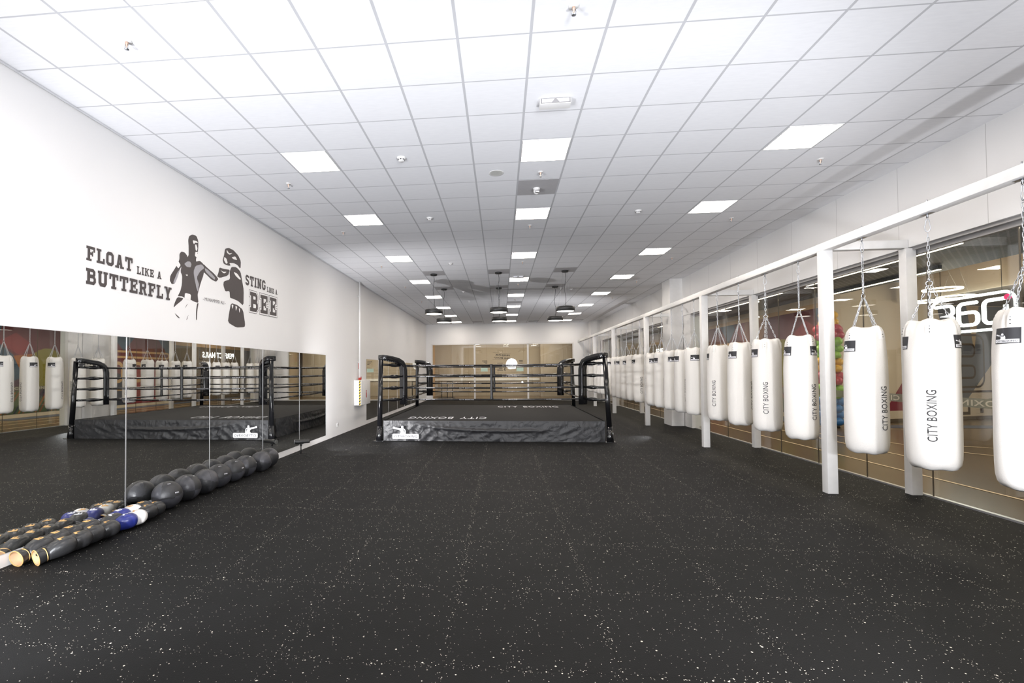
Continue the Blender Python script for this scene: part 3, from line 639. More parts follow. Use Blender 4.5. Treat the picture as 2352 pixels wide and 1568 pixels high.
def sprinkler(x, y, label):
    t = W(empty('sprinkler', (x, y, H), label, 'sprinkler', 'ceiling sprinklers'))
    MB().lathe([(0, H-.012), (.035, H-.008), (.04, H-.001)], (x, y, 0), 20).build('escutcheon', M['white'], t)
    MB().lathe([(.012, H-.01), (.012, H-.03), (.007, H-.035), (.004, H-.06)], (x, y, 0), 10).build('nozzle', M['copper'], t)
    MB().tube([(x-.012, y, H-.03), (x-.016, y, H-.05), (x, y, H-.066)], .003, 6).tube([(x+.012, y, H-.03), (x+.016, y, H-.05), (x, y, H-.066)], .003, 6).build('yoke', M['steel'], t)
    MB().lathe([(0, H-.066), (.018, H-.068), (.018, H-.072), (0, H-.074)], (x, y, 0), 12).build('deflector', M['steel'], t)
SPY = [3.6, 6.61, 9.03, 12.05, 15.11, 18.35]
for cx_, cname in ((-3.047, 'left'), (.572, 'middle'), (4.19, 'right')):
    for n_, y in enumerate(SPY):
        if cx_ > 4 and n_ == 0: continue
        sprinkler(cx_, y, 'small sprinkler head in the %s line of the ceiling, %s from the camera' % (cname, ordn[n_ if cx_ < 4 else n_-1]))
def smoke(x, y, label):
    t = W(empty('smoke_detector', (x, y, H), label, 'smoke detector', 'round white smoke detectors'))
    MB().lathe([(0, H-.012), (.055, H-.012), (.058, H-.001)], (x, y, 0), 24).build('base', M['white'], t)
    MB().lathe([(0, H-.05), (.028, H-.05), (.038, H-.042), (.043, H-.022), (.05, H-.012)], (x, y, 0), 24).build('head', M['white'], t)
    g = MB()
    for k in range(8): a_ = R(45*k); g.box(-.008, .008, .038, .044, H-.037, H-.026, M=Matrix.Translation((x, y, 0)) @ Matrix.Rotation(a_, 4, 'Z'))
    g.build('vent', M['ink'], t)
for n_, (x, y) in enumerate([(-1.244, 5.967), (-1.24, 8.38), (-1.241, 11.97), (-1.25, 16.29), (-1.22, 18.55)]): smoke(x, y, 'white smoke detector left of the middle light row, %s from the camera' % ordn[n_])
for n_, (x, y) in enumerate([(2.38, 8.41), (2.38, 16.27)]): smoke(x, y, 'white smoke detector right of the middle light row, %s' % ['the nearer one', 'the farther one'][n_])
t = W(empty('ceiling_speaker', (-.036, 6.577, H), 'flush round off-white speaker disc in the ceiling near the middle lights', 'speaker'))
MB().lathe([(.087, H-.004), (.10, H-.006), (.104, H-.001)], (-.036, 6.577, 0), 36).build('rim', M['white'], t)
MB().lathe([(0, H-.005), (.087, H-.004)], (-.036, 6.577, 0), 36).build('grille', mat('speaker_grille', (.55, .55, .52), .7, bump=(400, .5)), t)
def emergency(x, y, label):
    t = W(empty('emergency_light', (x, y, H), label, 'emergency light', 'emergency lights'))
    MB().box(x-.155, x+.155, y-.055, y+.055, H-.055, H, 0, .004).build('housing', M['white'], t)
    MB().box(x-.148, x+.148, y-.062, y-.056, H-.052, H-.006, 0).build('bezel', M['greyprof'], t)
    q = MB()
    for s in (-1, 1):
        q.prism([(x+s*.135, H-.012), (x+s*.01, H-.012), (x+s*.04, H-.048), (x+s*.135, H-.048)], lambda u, v: (u, y-.0655, v), (0, .003, 0))
    q.build('lens', M['logo'], t)
    return t
emergency(.574, 4.87, 'box-shaped emergency light fixed to the ceiling close to the camera')
emergency(.526, 13.86, 'box-shaped emergency light far down the middle row before a lit panel')
t = W(empty('motion_sensor', (.56, 7.2, H), 'white ball-shaped motion sensor on the grey ceiling tile', 'sensor'))
MB().lathe([(0, H-.02), (.05, H-.02), (.052, H-.003)], (.56, 7.2, 0), 24).build('base', M['white'], t)
MB().lathe([(.045*math.sin(R(a_)), H-.045-.045*math.cos(R(a_))) for a_ in range(0, 150, 15)], (.56, 7.2, 0), 20).build('ball', M['white'], t)
MB().box(.54, .60, 7.13, 7.17, H-.085, H-.05, 0, .006).build('lens', M['alu'], t)
for n_, (x, y) in enumerate([(-1.26, 26.5), (1.82, 26.5), (4.2, 26.3)]):
    t = W(empty('air_grille', (x, y, H), 'dark slotted air grille in the ceiling by the far wall, %s of three' % ['left', 'middle', 'right'][n_], 'air grille', 'ceiling air grilles'))
    MB().box(x-.28, x+.28, y-.1, y+.1, H-.008, H-.001).build('frame', M['greyprof'], t)
    g = MB()
    for k in range(4): g.box(x-.26, x+.26, y-.08+k*.045, y-.065+k*.045, H-.012, H-.008)
    g.build('slot', M['ink'], t)
# ================================================================== HEAVY BAG RACK
PY = [6.95, 10.88, 15.02, 19.27, 23.1]
t = W(empty('heavy_bag_rack', (4.9, 15, 0), 'long white steel rack of posts and beam carrying the heavy bags along the windows', 'bag rack'))
MB().box(4.37, 4.49, .2, YF-.002, 3.285, 3.39, 0, .004).build('beam', M['white'], t)
for y in PY:
    MB().box(4.365, 4.495, y-.06, y+.06, 0, 3.286, 0, .004).build('post', M['white'], t)
    MB().box(5.405, 5.535, y-.06, y+.06, 0, 3.285, 0, .004).build('post', M['white'], t)
    MB().box(4.49, 5.446, y-.05, y+.05, 3.29, 3.40, 0, .004).build('crossbar', M['white'], t)
BAGY = [4.463, 5.372, 6.275, 7.54, 8.44, 9.335, 10.22, 11.40, 12.10, 12.85, 13.63, 14.38, 15.70, 16.56, 17.33, 18.08, 18.80, 20.1, 20.87, 21.6, 22.37, 23.85, 24.6, 25.35, 26.1]
for y in BAGY:
    MB().rod((4.43, y, 3.38), (4.43, y, 3.43), .006, 8).rod((4.43, y, 3.24), (4.43, y, 3.29), .009, 8).box(4.405, 4.455, y-.06, y+.06, 3.279, 3.285).build('hook_bolt', M['steel'], t)
# ------------------------------------------------------------------ heavy bags
BH = 1.545
PROF = [(0, .012), (.08, .004), (.14, .006), (.175, .022), (.197, .06), (.207, .12), (.211, .22), (.213, .40), (.212, .6), (.2105, .8), (.21, 1.0), (.208, 1.18), (.204, 1.30), (.199, 1.38), (.192, 1.445), (.181, 1.495), (.163, 1.53), (.145, 1.54), (.12, 1.538), (.08, 1.525), (0, 1.50)]
def rad0(z):
    for (r0, z0_), (r1, z1_) in zip(PROF[2:17], PROF[3:17]):
        if z0_ <= z <= z1_: return r0+(r1-r0)*(z-z0_)/(z1_-z0_)
    return .2
def sst(a, b, x): x = max(0, min(1, (x-a)/(b-a))); return x*x*(3-2*x)
def rmod(phi, z, seed):
    up_ = sst(1.0, 1.5, z)
    k = 1+.006*noise.noise(Vector((3*math.cos(phi)+seed*7, 3*math.sin(phi), z*2.2)))+.02*noise.noise(Vector((1.1*math.cos(phi)+seed*3, 1.1*math.sin(phi), z*1.3)))
    k += up_*(.075*math.cos(4*phi)+.035*noise.noise(Vector((5*math.cos(phi), 5*math.sin(phi)+seed, z*5))))
    for q in range(4):                                # pull-in folds running down from each strap
        d = (phi-math.pi/4*0-q*math.pi/2+math.pi) % (2*math.pi)-math.pi
        k -= .075*sst(1.12, 1.46, z)*math.exp(-((abs(d)-.20)/.07)**2)
    return k
def bag_body(seed):
    n = 64; mb = MB(); zs = []
    pr = []
    for (r0, z0_), (r1, z1_) in zip(PROF, PROF[1:]):
        st = 1 if abs(z1_-z0_) < .06 else int(abs(z1_-z0_)/.05)+1
        for k in range(st): pr.append((r0+(r1-r0)*k/st, z0_+(z1_-z0_)*k/st))
    pr.append(PROF[-1]); vs = []; fs = []
    for i, (r, z) in enumerate(pr):
        for k in range(n):
            ph = 2*math.pi*k/n; rr = r*rmod(ph, z, seed)
            zz = z-.034*sst(1.40, 1.52, z)*(.5-.5*math.cos(4*ph))*(r > .09) + (.006*math.sin(5*ph+seed) if z < .03 and r > .1 else 0)
            vs.append((rr*math.cos(ph), rr*math.sin(ph), max(zz, 0)))
    for i in range(len(pr)-1):
        for k in range(n): fs.append((i*n+k, i*n+(k+1) % n, (i+1)*n+(k+1) % n, (i+1)*n+k))
    return mb.add(vs, fs, 0, True)
def on_bag(seed, th, zc):
    """surface of a bag at angle th from -Y: (x along, y up) -> point; d = offset"""
    def f(x, y, d=.0015):
        z = zc+y; r = rad0(z); a_ = th+x/r; ph = a_-math.pi/2; rr = r*rmod(ph, z, seed)+d
        return (rr*math.cos(ph), rr*math.sin(ph), z)
    return f
def grid_patch(mb, f, w_, h_, mi, d, nx=10, ny=6, x0=None, y0=None):
    x0 = -w_/2 if x0 is None else x0; y0 = -h_/2 if y0 is None else y0; vs = []; fs = []
    for j in range(ny+1):
        for i in range(nx+1): vs.append(f(x0+w_*i/nx, y0+h_*j/ny, d))
    for j in range(ny):
        for i in range(nx): a_ = j*(nx+1)+i; fs.append((a_, a_+1, a_+nx+2, a_+nx+1))
    mb.add(vs, fs, mi, True)
def chain(mb, a, b, link=.05, wd=.024, wr=.0036, n1=12, n2=5):
    a, b = Vector(a), Vector(b); d = b-a; L = d.length; d.normalize(); pitch = link-2*wr*2+.004
    k = max(1, round((L-link)/pitch)+1); pitch = (L-link)/max(1, k-1) if k > 1 else 0
    ax = d.cross(Vector((0, 1, 0))); ax = ax.normalized() if ax.length > .1 else Vector((1, 0, 0)); ay = d.cross(ax)
    for i in range(k):
        c_ = a+d*(link/2+pitch*i); u = ax if i % 2 else ay
        pts = []
        for q in range(n1):
            t_ = 2*math.pi*q/n1; cx_ = math.cos(t_); sx = math.sin(t_)
            pts.append(c_+d*((link/2-wd/2)*(1 if cx_ > 0 else -1)*(abs(cx_) > 1e-6)+(wd/2-wr)*cx_)+u*(wd/2-wr)*sx)
        mb.tube(pts, wr, n2, closed=True)
ZR = 1.90                                            # ring where the four short chains meet (above the bag's foot)
ZT = 2.60                                            # underside of the beam above the bag's foot
def make_bag(seed, patches, texts, label):
    t = empty('heavy_bag', (0, 0, 0), label, 'punching bag')
    bag_body(seed).build('bag_body', M['canvas'], t, fixn=False)
    for q in range(4):
        ph = q*math.pi/2; f = on_bag(seed, ph+math.pi/2, 0)
        tb = MB(); grid_patch(tb, f, .070, .10, 0, .004, 6, 6, -.035, 1.374)
        c_ = [Vector(f(x, z, .0065)) for x, z in ((0, 1.398), (0, 1.43))]
        for p_ in c_: nn = Vector((p_.x, p_.y, 0)).normalized(); tb.tube([p_-nn*.002, p_+nn*.003], .005, 8, 1)
        tb.build('strap_tab', [M['canvas'], M['rivet']], t)
        p0 = Vector((.145*math.cos(ph), .145*math.sin(ph), 1.525)); p1 = Vector((.012*math.cos(ph), .012*math.sin(ph), ZR-.01))
        cm = MB(); e_ = Vector(f(0, 1.455, .008)); cm.tube([e_, Vector((p0.x*1.1, p0.y*1.1, 1.50)), p0], .004, 6); chain(cm, p0, p1, .05, .024)
        cm.build('short_chain', M['steel'], t)
    rg = MB(); rg.tube([(.026*math.cos(R(x)), 0, ZR+.012+.026*math.sin(R(x))) for x in range(0, 360, 24)], .005, 6, closed=True)
    rg.lathe([(0, ZR+.038), (.011, ZR+.038), (.011, ZR+.062), (0, ZR+.064)], n=12); rg.build('swivel_ring', M['steel'], t)
    cm = MB(); chain(cm, (0, 0, ZR+.06), (0, 0, ZT-.16), .056, .027, .004); cm.build('main_chain', M['steel'], t)
    cb = MB(); zc = ZT-.082
    cb.tube([(.020*math.cos(R(x))*(1.2 if math.sin(R(x)) < 0 else .8), 0, zc+.068*math.sin(R(x))) for x in range(0, 360, 24)], .005, 6, closed=True); cb.build('carabiner', M['steel'], t)
    for th in patches:
        f = on_bag(seed, R(th), 1.30); pm = MB(); grid_patch(pm, f, .185, .132, 0, .003)
        sc_ = .165/388; grid_patch(pm, f, 388*sc_, 66*sc_, 1, .0045, 10, 2, -.0825, -.058)
        emblem(pm, lambda a_, b_, d: f(a_, b_, .005+d*.4), sc_, -.0825, -.060, 1, 0)
        pm.build('maker_patch', [M['ink'], M['logo']], t)
    for th in texts:
        f = on_bag(seed, R(th), .30)
        pm = MB(); put_text(pm, 'CITY BOXING', lambda a_, b_: f(-b_+.036, a_, .0055), .515, .072, 0, .0, 1.05)
        pm.build('bag_lettering', M['ink'], t)
    return t
T1 = make_bag(1, (-84, 84), (0, 180), 'x'); T2 = make_bag(2, (-100, 95), (0, 180), 'x'); T3 = make_bag(3, (-103, 16, 135), (0, 180), 'x')
T4 = make_bag(4, (-57, 120), (0, 180), 'x')
# per bag: Y, template, rotation of the lettering away from the camera (deg), label
B_ = [(T2, 65, 'white heavy bag cut by the right edge of the photo, patch on its left side'),
      (T1, -2, 'largest whole white heavy bag, second from the right edge, lettering facing the camera'),
      (T2, 50, 'white heavy bag between the two nearest window-side posts, patch at left and lettering at right'),
      (T3, 46, 'first white heavy bag beyond the nearest front post'),
      (T4, -6, 'second white heavy bag beyond the nearest front post, lettering in its middle'),
      (T2, 60, 'third white heavy bag beyond the nearest front post'),
      (T4, -24, 'fourth white heavy bag beyond the nearest front post, next to the second post'),
      (T2, 100, 'first white heavy bag beyond the second post, with a square patch facing out'),
      (T1, 30, 'second white heavy bag beyond the second post'),
      (T2, 96, 'third white heavy bag beyond the second post, in front of the boxed column'),
      (T1, 25, 'fourth white heavy bag beyond the second post'),
      (T2, 92, 'fifth white heavy bag beyond the second post, touching the third post in view'),
      (T1, 8, 'first white heavy bag beyond the third post'), (T4, 75, 'second white heavy bag beyond the third post'),
      (T1, 70, 'third white heavy bag beyond the third post'), (T4, 12, 'fourth white heavy bag beyond the third post'),
      (T2, 100, 'fifth white heavy bag beyond the third post'), (T1, 90, 'first white heavy bag beyond the fourth post, half behind the ring corner'),
      (T4, 20, 'second white heavy bag beyond the fourth post'), (T2, 60, 'third white heavy bag beyond the fourth post'),
      (T1, 120, 'fourth white heavy bag beyond the fourth post'), (T4, 40, 'first white heavy bag beyond the fifth post'),
      (T1, 10, 'second white heavy bag beyond the fifth post'), (T2, 80, 'third white heavy bag beyond the fifth post'),
      (T1, 50, 'last white heavy bag of the rack, nearest the far wall')]
used = set()
for y, (T_, rot, lb) in zip(BAGY, B_):
    o = T_ if T_.name not in used else copy_tree(T_); used.add(T_.name)
    o.location = (4.43, y, .65+random.uniform(-.008, .008)); o.rotation_euler[2] = -math.atan2(4.43, y)+R(rot)
    o['label'] = lb; o['group'] = 'white heavy bags on the rack'
# ================================================================== BOXING RING
RX0, RX1, RY0, RY1, DZ = -2.86, 2.41, 11.45, 16.88, .488
t = W(empty('boxing_ring', (-.22, 14.2, 0), 'black boxing ring with four ropes and a raised canvas platform', 'boxing ring'))
MB().box(RX0+.02, RX1-.02, RY0+.02, RY1-.02, DZ-.10, DZ, 0, .012).build('canvas_deck', M['deck'], t)
MB().box(RX0+.12, RX1-.12, RY0+.12, RY1-.12, 0.0, DZ-.10).build('platform_base', M['blk'], t)
def deck_text(x0, x1, y0, y1, flip):
    mb = MB(); w_ = x1-x0; h_ = y1-y0
    for s_, a_, b_ in (('CITY', 0, .335), ('BOXING', .43, 1)):
        if flip: put_text(mb, s_, lambda u, v: (x1-u, y1-v, DZ+.0025), (b_-a_)*w_, h_, 0, .005, 1.1, a_*w_, 0)
        else: put_text(mb, s_, lambda u, v: (x0+u, y0+v, DZ+.0025), (b_-a_)*w_, h_, 0, .005, 1.1, a_*w_, 0)
    mb.build('canvas_lettering', M['logo'], t)
deck_text(-2.37, -.37, 11.93, 12.45, True); deck_text(-.11, 1.86, 15.72, 16.35, False)
def apron(p0, p1, nrm, seed, name='apron'):
    p0, p1, nrm = Vector(p0), Vector(p1), Vector(nrm); L = (p1-p0).length; nx, nz = 220, 26; mb = MB(); vs = []; fs = []
    for j in range(nz+1):
        for i in range(nx+1):
            u = i/nx*L; v = DZ*(j/nz); s = sst(0, .12, DZ-v)
            w_ = .030*noise.noise(Vector((u*1.5+v*2.2+seed, v*2.0, seed)))+.030*(.5-abs(noise.noise(Vector((u*3.4-v*4.0, v*4.2+seed*2, 5)))))+.022*(.5-abs(noise.noise(Vector((u*7+v*5, v*6-u*2, seed+3)))))*(1+.8*math.sin(u*1.1))+.006*noise.noise(Vector((u*16, v*9, seed)))
            w_ += .05*math.exp(-((v-(.34-.10*(u-1.2)+.028*(u-1.2)**2))/.035)**2)*sst(.9, 1.6, u)*sst(4.2, 3.2, u)
            ed = sst(0, .15, u)*sst(0, .15, L-u)
            q = p0+(p1-p0)*(i/nx)+nrm*(w_*s*ed*.9+.012); vs.append((q.x, q.y, v+.004))
    for j in range(nz):
        for i in range(nx): a_ = j*(nx+1)+i; fs.append((a_, a_+1, a_+nx+2, a_+nx+1))
    mb.add(vs, fs, 0, True); return mb.build(name, M['apron'], t)
ap = apron((RX0, RY0, 0), (RX1, RY0, 0), (0, -1, 0), 1); ap['_w'] = [-.22, 14.2, 0]
apron((RX0, RY1, 0), (RX0, RY0, 0), (-1, 0, 0), 2); apron((RX1, RY0, 0), (RX1, RY1, 0), (1, 0, 0), 3); apron((RX1, RY1, 0), (RX0, RY1, 0), (0, 1, 0), 4)
lm = MB(); emblem(lm, lambda a_, b_, d: (a_, RY0-.085-d, b_), .645/388, -2.62, .062, 0, 1, .003)
lm.build('emblem', [M['logo'], M['ink']], ap, label='white CITYBOXING emblem on the front apron')
PB = [((-2.956, 11.42), (-2.92, 11.46)), ((2.53, 11.46), (2.44, 11.50)), ((-3.0, 16.90), (-2.965, 16.86)), ((2.53, 16.90), (2.46, 16.86))]
PT = 2.0
RZ = [.985, 1.275, 1.56, 1.835]
PADC = [(-2.46, 11.93), (2.0, 11.97), (-2.45, 16.36), (2.0, 16.36)]
cen = Vector((-.22, 14.2))
nmc = ['front left', 'front right', 'rear left', 'rear right']
for (b0, t0), pc, nn in zip(PB, PADC, nmc):
    MB().tube([(b0[0], b0[1], 0), (t0[0], t0[1], PT)], .055, 20, rs=[.062, .056]).tube([(t0[0], t0[1], PT-.01), (t0[0], t0[1], PT+.02)], .06, 20, rs=[.058, .05]).build('corner_post', M['gloss'], t)
    ft_ = MB().box(b0[0]-.13, b0[0]+.13, b0[1]-.10, b0[1]+.12, 0, .012, 0, .003)
    ft_.tube([(b0[0], b0[1], .01), (b0[0]*.997, b0[1], .12), (b0[0]*.995, b0[1], .36)], .075, 16, rs=[.085, .078, .068]).build('post_foot', M['gloss'], t)
    d = Vector((pc[0]-t0[0], pc[1]-t0[1], 0)); L = d.length; d.normalize(); sd = Vector((-d.y, d.x, 0))
    # L-shaped corner cushion: over the top rope from the post, then down the inside of the ropes
    def P(s, z): return Vector((t0[0]+d.x*s, t0[1]+d.y*s, z))
    path = [P(-.01, 2.035), P(.12, 2.03), P(L*.45, 2.00), P(L*.7, 1.965), P(L*.88, 1.905), P(L*.97, 1.82), P(L*1.0, 1.70), P(L*1.0, 1.40), P(L*1.0, 1.10), P(L*1.0, .85)]
    mb = MB(); vs = []; fs = []; N = len(path); prof = []
    hw, ht = .10, .062
    for cx_, cy_, a0 in ((hw-.02, ht-.02, 0), (-hw+.02, ht-.02, 90), (-hw+.02, -ht+.02, 180), (hw-.02, -ht+.02, 270)):
        for k in range(4): a_ = R(a0+k*30); prof.append((cx_+.02*math.cos(a_), cy_+.02*math.sin(a_)))
    n_ = len(prof)
    for i, p_ in enumerate(path):
        tg = (path[min(i+1, N-1)]-path[max(i-1, 0)]).normalized(); up_ = tg.cross(sd).normalized()
        for a_, b_ in prof: vs.append(p_+sd*a_*(1.12 if i < 3 else 1)+up_*b_)
    for i in range(N-1):
        for k in range(n_): fs.append((i*n_+k, i*n_+(k+1) % n_, (i+1)*n_+(k+1) % n_, (i+1)*n_+k))
    fs += [tuple(range(n_))[::-1], tuple((N-1)*n_+k for k in range(n_))]
    mb.add(vs, fs, 0, True); cp = mb.build('corner_pad', M['gloss'], t); cp['_w'] = [-.22, 14.2, 0]
    lc = MB()
    for k in range(6):
        z = 1.50+.05*k if k < 5 else 1.75
        q = P(L*1.0-.045 if k < 5 else L-.045, z); lc.tube([q-sd*.075, q-d*.012, q+sd*.075], .009, 6)
    for k in range(5):
        s_ = .12+.06*k; q = P(s_, 1.975-.01*k); lc.tube([q-sd*.09, q+Vector((0, 0, -.02)), q+sd*.09], .009, 6)
    lc.build('pad_lacing', M['blk'], cp)
    if 'rear' in nn:
        em = MB(); q = P(L+.042, 1.40)
        emblem(em, lambda a_, b_, dd: tuple(q-sd*a_*-1*(-1)+Vector((0, 0, b_))+d*dd), .155/388, -.078, -.05, 0, 1, .002)
        em.build('emblem', [M['logo'], M['ink']], cp)
    for z in RZ:
        zt = z if z < 1.8 else 1.86
        a_ = Vector((b0[0]+(t0[0]-b0[0])*z/PT, b0[1]+(t0[1]-b0[1])*z/PT, zt)); e_ = Vector((pc[0], pc[1], z))-d*.03; q = lambda s: a_+(e_-a_)*s
        tb = MB().tube([q(.05), q(.3), q(.42), q(.5), q(.66), q(.8), q(.95)], .03, 12, rs=[.026, .028, .030, .044, .046, .034, .018])
        tb.build('turnbuckle_cover', M['gloss'], t)
# ropes between the corner pads, each with tiny repeated lettering
sides = [(0, 1, (0, -1, 0)), (2, 3, (0, -1, 0)), (0, 2, (-1, 0, 0)), (1, 3, (1, 0, 0))]
for ia, ib, nv in sides:
    pa, pb = Vector((*PADC[ia], 0)), Vector((*PADC[ib], 0)); d = (pb-pa).normalized(); L = (pb-pa).length
    # ropes run on the outside of the pads
    out = Vector(nv) if (ia, ib) != (2, 3) else Vector((0, 1, 0)); off = out*.055
    for z in RZ:
        sag = .012
        pts = [pa+off+(pb-pa)*s+Vector((0, 0, z-sag*math.sin(math.pi*s))) for s in [k/12 for k in range(13)]]
        rp = MB().tube(pts, .0215, 12).build('rope', M['gloss'], t); rp['_w'] = [-.22, 14.2, 0]
        lt = MB(); vis = Vector(nv) if ia != 0 or ib != 2 else Vector((1, 0, 0))
        vis = Vector((0, -1, 0)) if (ia, ib) in ((0, 1), (2, 3)) else (Vector((-1, 0, 0)))
        for s in (.1, .32, .56, .8):
            c0 = pa+off+d*(L*s)+Vector((0, 0, z-sag*math.sin(math.pi*s)-.010)); dd = d if (ia, ib) in ((0, 1), (2, 3)) else -d
            st = c0 if dd == d else c0+d*.42
            put_text(lt, 'CITY BOXING', lambda a_, b_: tuple(st+dd*a_+Vector((0, 0, b_))+vis*(math.sqrt(max(0, .0219**2-(b_-.010)**2))+.0006)), .36, .021, 0, .01, 1.1)
        lt.build('rope_lettering', M['ropeprint'], rp)
    mid = (pa+pb)/2+off
    for dx in ((0,) if (ia, ib) != (0, 2) else (0,)):
        sp_ = MB(); pts = []
        for k in range(25):
            z = RZ[0]-.02+(RZ[3]-RZ[0]+.04)*k/24; pts.append(mid+Vector((0, 0, z)))
        rs = [.034+.012*math.exp(-(min(abs(p_.z-z) for z in RZ)/.03)**2) for p_ in pts]
        sp_.tube(pts, .03, 12, rs=rs); sp_.build('rope_spacer', M['gloss'] if False else M['blk'], t)
# ================================================================== MEDICINE BALLS
def medicine_ball():
    t = empty('medicine_ball', (0, 0, 0), 'x', 'medicine ball'); r = .172
    mb = MB(); n, mrow = 48, 30; vs = []; fs = []
    def seam(v):
        d = min(abs(v.x+.15), abs(v.y-.2*v.x), abs(v.z-.35*v.y-.2)); return 1-.012*math.exp(-(d/.012)**2)
    for i in range(mrow+1):
        a_ = math.pi*i/mrow
        for k in range(n):
            b_ = 2*math.pi*k/n; v = Vector((math.sin(a_)*math.cos(b_), math.sin(a_)*math.sin(b_), math.cos(a_))); q = v*r*seam(v*r*1.0/r)
            vs.append((q.x, q.y, q.z*.985+r*.985))
    for i in range(mrow):
        for k in range(n): fs.append((i*n+k, i*n+(k+1) % n, (i+1)*n+(k+1) % n, (i+1)*n+k))
    for f_ in fs:
        c_ = sum((Vector(vs[q]) for q in f_), Vector())/4-Vector((0, 0, r*.985)); c_ /= r
        k_ = (c_.x > -.15)+2*(c_.y > .2*c_.x)+4*(c_.z > .35*c_.y+.2)
        mb.f.append(list(f_)); mb.m.append(1 if k_ in (1, 4, 6) else 0); mb.sm.append(True)
    mb.v = [Vector(v) for v in vs]
    mb.build('ball_shell', [M['ball'], M['ball2']], t)
    st = MB()
    for ax in range(3):                                # raised seams between the leather panels
        pts = []
        for k in range(48):
            a_ = 2*math.pi*k/48
            v = [Vector((-.15, math.cos(a_)*.9887, math.sin(a_)*.9887)), Vector((math.cos(a_), .2*math.cos(a_), math.sin(a_))).normalized(), Vector((math.cos(a_), math.sin(a_), .3*math.sin(a_)+.2)).normalized()][ax]
            pts.append((v.x*r*.998, v.y*r*.998, v.z*r*.983+r*.985))
        st.tube(pts, .0016, 4, closed=True)
    st.build('seam', M['blk'], t)
    lb = MB()
    def sph(th, ph, s, w_, h_):
        cdir = Vector((math.cos(ph)*math.cos(th), math.cos(ph)*math.sin(th), math.sin(ph))); ex = Vector((-math.sin(th), math.cos(th), 0)); ey = cdir.cross(ex)
        put_text(lb, s, lambda a_, b_: tuple((cdir+ex*(a_-w_/2)/r+ey*(b_-h_/2)/r).normalized()*(r+.001)+Vector((0, 0, r*.985))), w_, h_, 0, .02)
    sph(R(-60), R(60), 'CITY', .04, .014); sph(R(-35), R(15), 'BOXING', .05, .014)
    lb.build('ball_lettering', M['logo'], t)
    return t
mbt = medicine_ball()
bl_ = [(-4.145, 5.60, 'medicine ball nearest the camera, beside the gloves'), (-4.15, 5.98, 'second medicine ball from the gloves'), (-4.13, 6.34, 'third medicine ball from the gloves, with a light patch of leather showing'),
       (-4.15, 6.70, 'fourth medicine ball from the gloves'), (-4.145, 7.07, 'fifth medicine ball from the gloves'), (-4.15, 7.43, 'third medicine ball from the far end of the row, lettering on its side'), (-4.09, 7.83, 'large medicine ball second from the far end'), (-4.14, 8.19, 'last medicine ball of the row, nearest the small flash')]
for k, (x, y, lb) in enumerate(bl_):
    o = mbt if k == 0 else copy_tree(mbt); o.location = (x, y, 0); o.rotation_euler = (0, 0, R([20, 75, 140, 10, 30, 55, 100, 200][k])); o['label'] = 'black leather '+lb; o['group'] = 'medicine balls along the mirror'
# ================================================================== BOXING GLOVES
def make_glove(mt, trim, letter, name):
    t = empty('boxing_glove', (0, 0, 0), 'x', 'boxing glove')
    def sweep(st, mi, cap0=True, cap1=True, n=24, mb=None):
        mb = mb or MB(); vs = []; fs = []
        for (x, y, z, ry, rz_, tilt) in st:
            for k in range(n):
                a_ = 2*math.pi*k/n; cy_, sz = math.cos(a_), math.sin(a_)
                e = .85; cy_ = math.copysign(abs(cy_)**e, cy_); sz = math.copysign(abs(sz)**e, sz)
                vs.append((x+sz*rz_*math.sin(tilt), y+cy_*ry, z+sz*rz_*math.cos(tilt)))
        N = len(st)
        for i in range(N-1):
            for k in range(n): fs.append((i*n+k, i*n+(k+1) % n, (i+1)*n+(k+1) % n, (i+1)*n+k))
        if cap0: fs.append(tuple(range(n))[::-1])
        if cap1: fs.append(tuple((N-1)*n+k for k in range(n)))
        return mb.add(vs, fs, mi, True)
    body = [(.075, 0, .052, .050, .044, 0), (.10, .0, .056, .061, .051, 0), (.14, -.004, .064, .071, .060, 0), (.19, -.006, .068, .076, .066, .03), (.235, -.006, .069, .076, .067, .08), (.27, -.005, .067, .071, .063, .15), (.295, -.005, .062, .061, .054, .25), (.312, -.004, .058, .047, .041, .3), (.323, -.003, .055, .028, .024, .3), (.327, -.003, .054, .008, .007, .3)]
    sweep(body, 0, True, True).build('glove_mitt', mt, t)
    th = [(.085, .040, .05, .014, .016, 0), (.11, .060, .054, .027, .028, 0), (.15, .080, .058, .033, .033, 0), (.20, .084, .060, .033, .034, 0), (.235, .078, .060, .028, .029, 0), (.255, .070, .059, .017, .018, 0), (.262, .066, .058, .006, .006, 0)]
    sweep(th, 0, True, True, 16).build('thumb', mt, t)
    cf = [(.0, 0, .056, .070, .055, 0), (.02, 0, .056, .069, .054, 0), (.055, 0, .055, .061, .050, 0), (.08, 0, .053, .052, .045, 0)]
    sweep(cf, 0, False, False).build('cuff', mt, t)
    tr = MB()
    for x, ry, rz_ in ((.0, .0705, .0555), (.07, .0565, .0475)):
        tr.tube([(x, ry*math.cos(R(a_)), .0545+rz_*math.sin(R(a_))) for a_ in range(0, 360, 15)], .0045, 6, closed=True)
    tr.build('trim', trim, t)
    ln = [(.001, 0, .056, .066, .051, 0), (.03, 0, .055, .057, .045, 0), (.068, 0, .053, .045, .036, 0)]
    sweep(ln, 0, False, True).build('lining', M['lining'], t)
    lt = MB()
    def top(a_, b_):                                    # emblem lettering laid on the back of the hand
        u = b_/.076; z = .0685+.0665*(max(0, 1-abs(u)**2.35)**.425)
        return (a_, b_-.006, z+.0015)
    put_text(lt, 'F', top, .05, .06, 0, .04, 1, .185, -.03)
    lt.build('glove_lettering', letter, t)
    return t
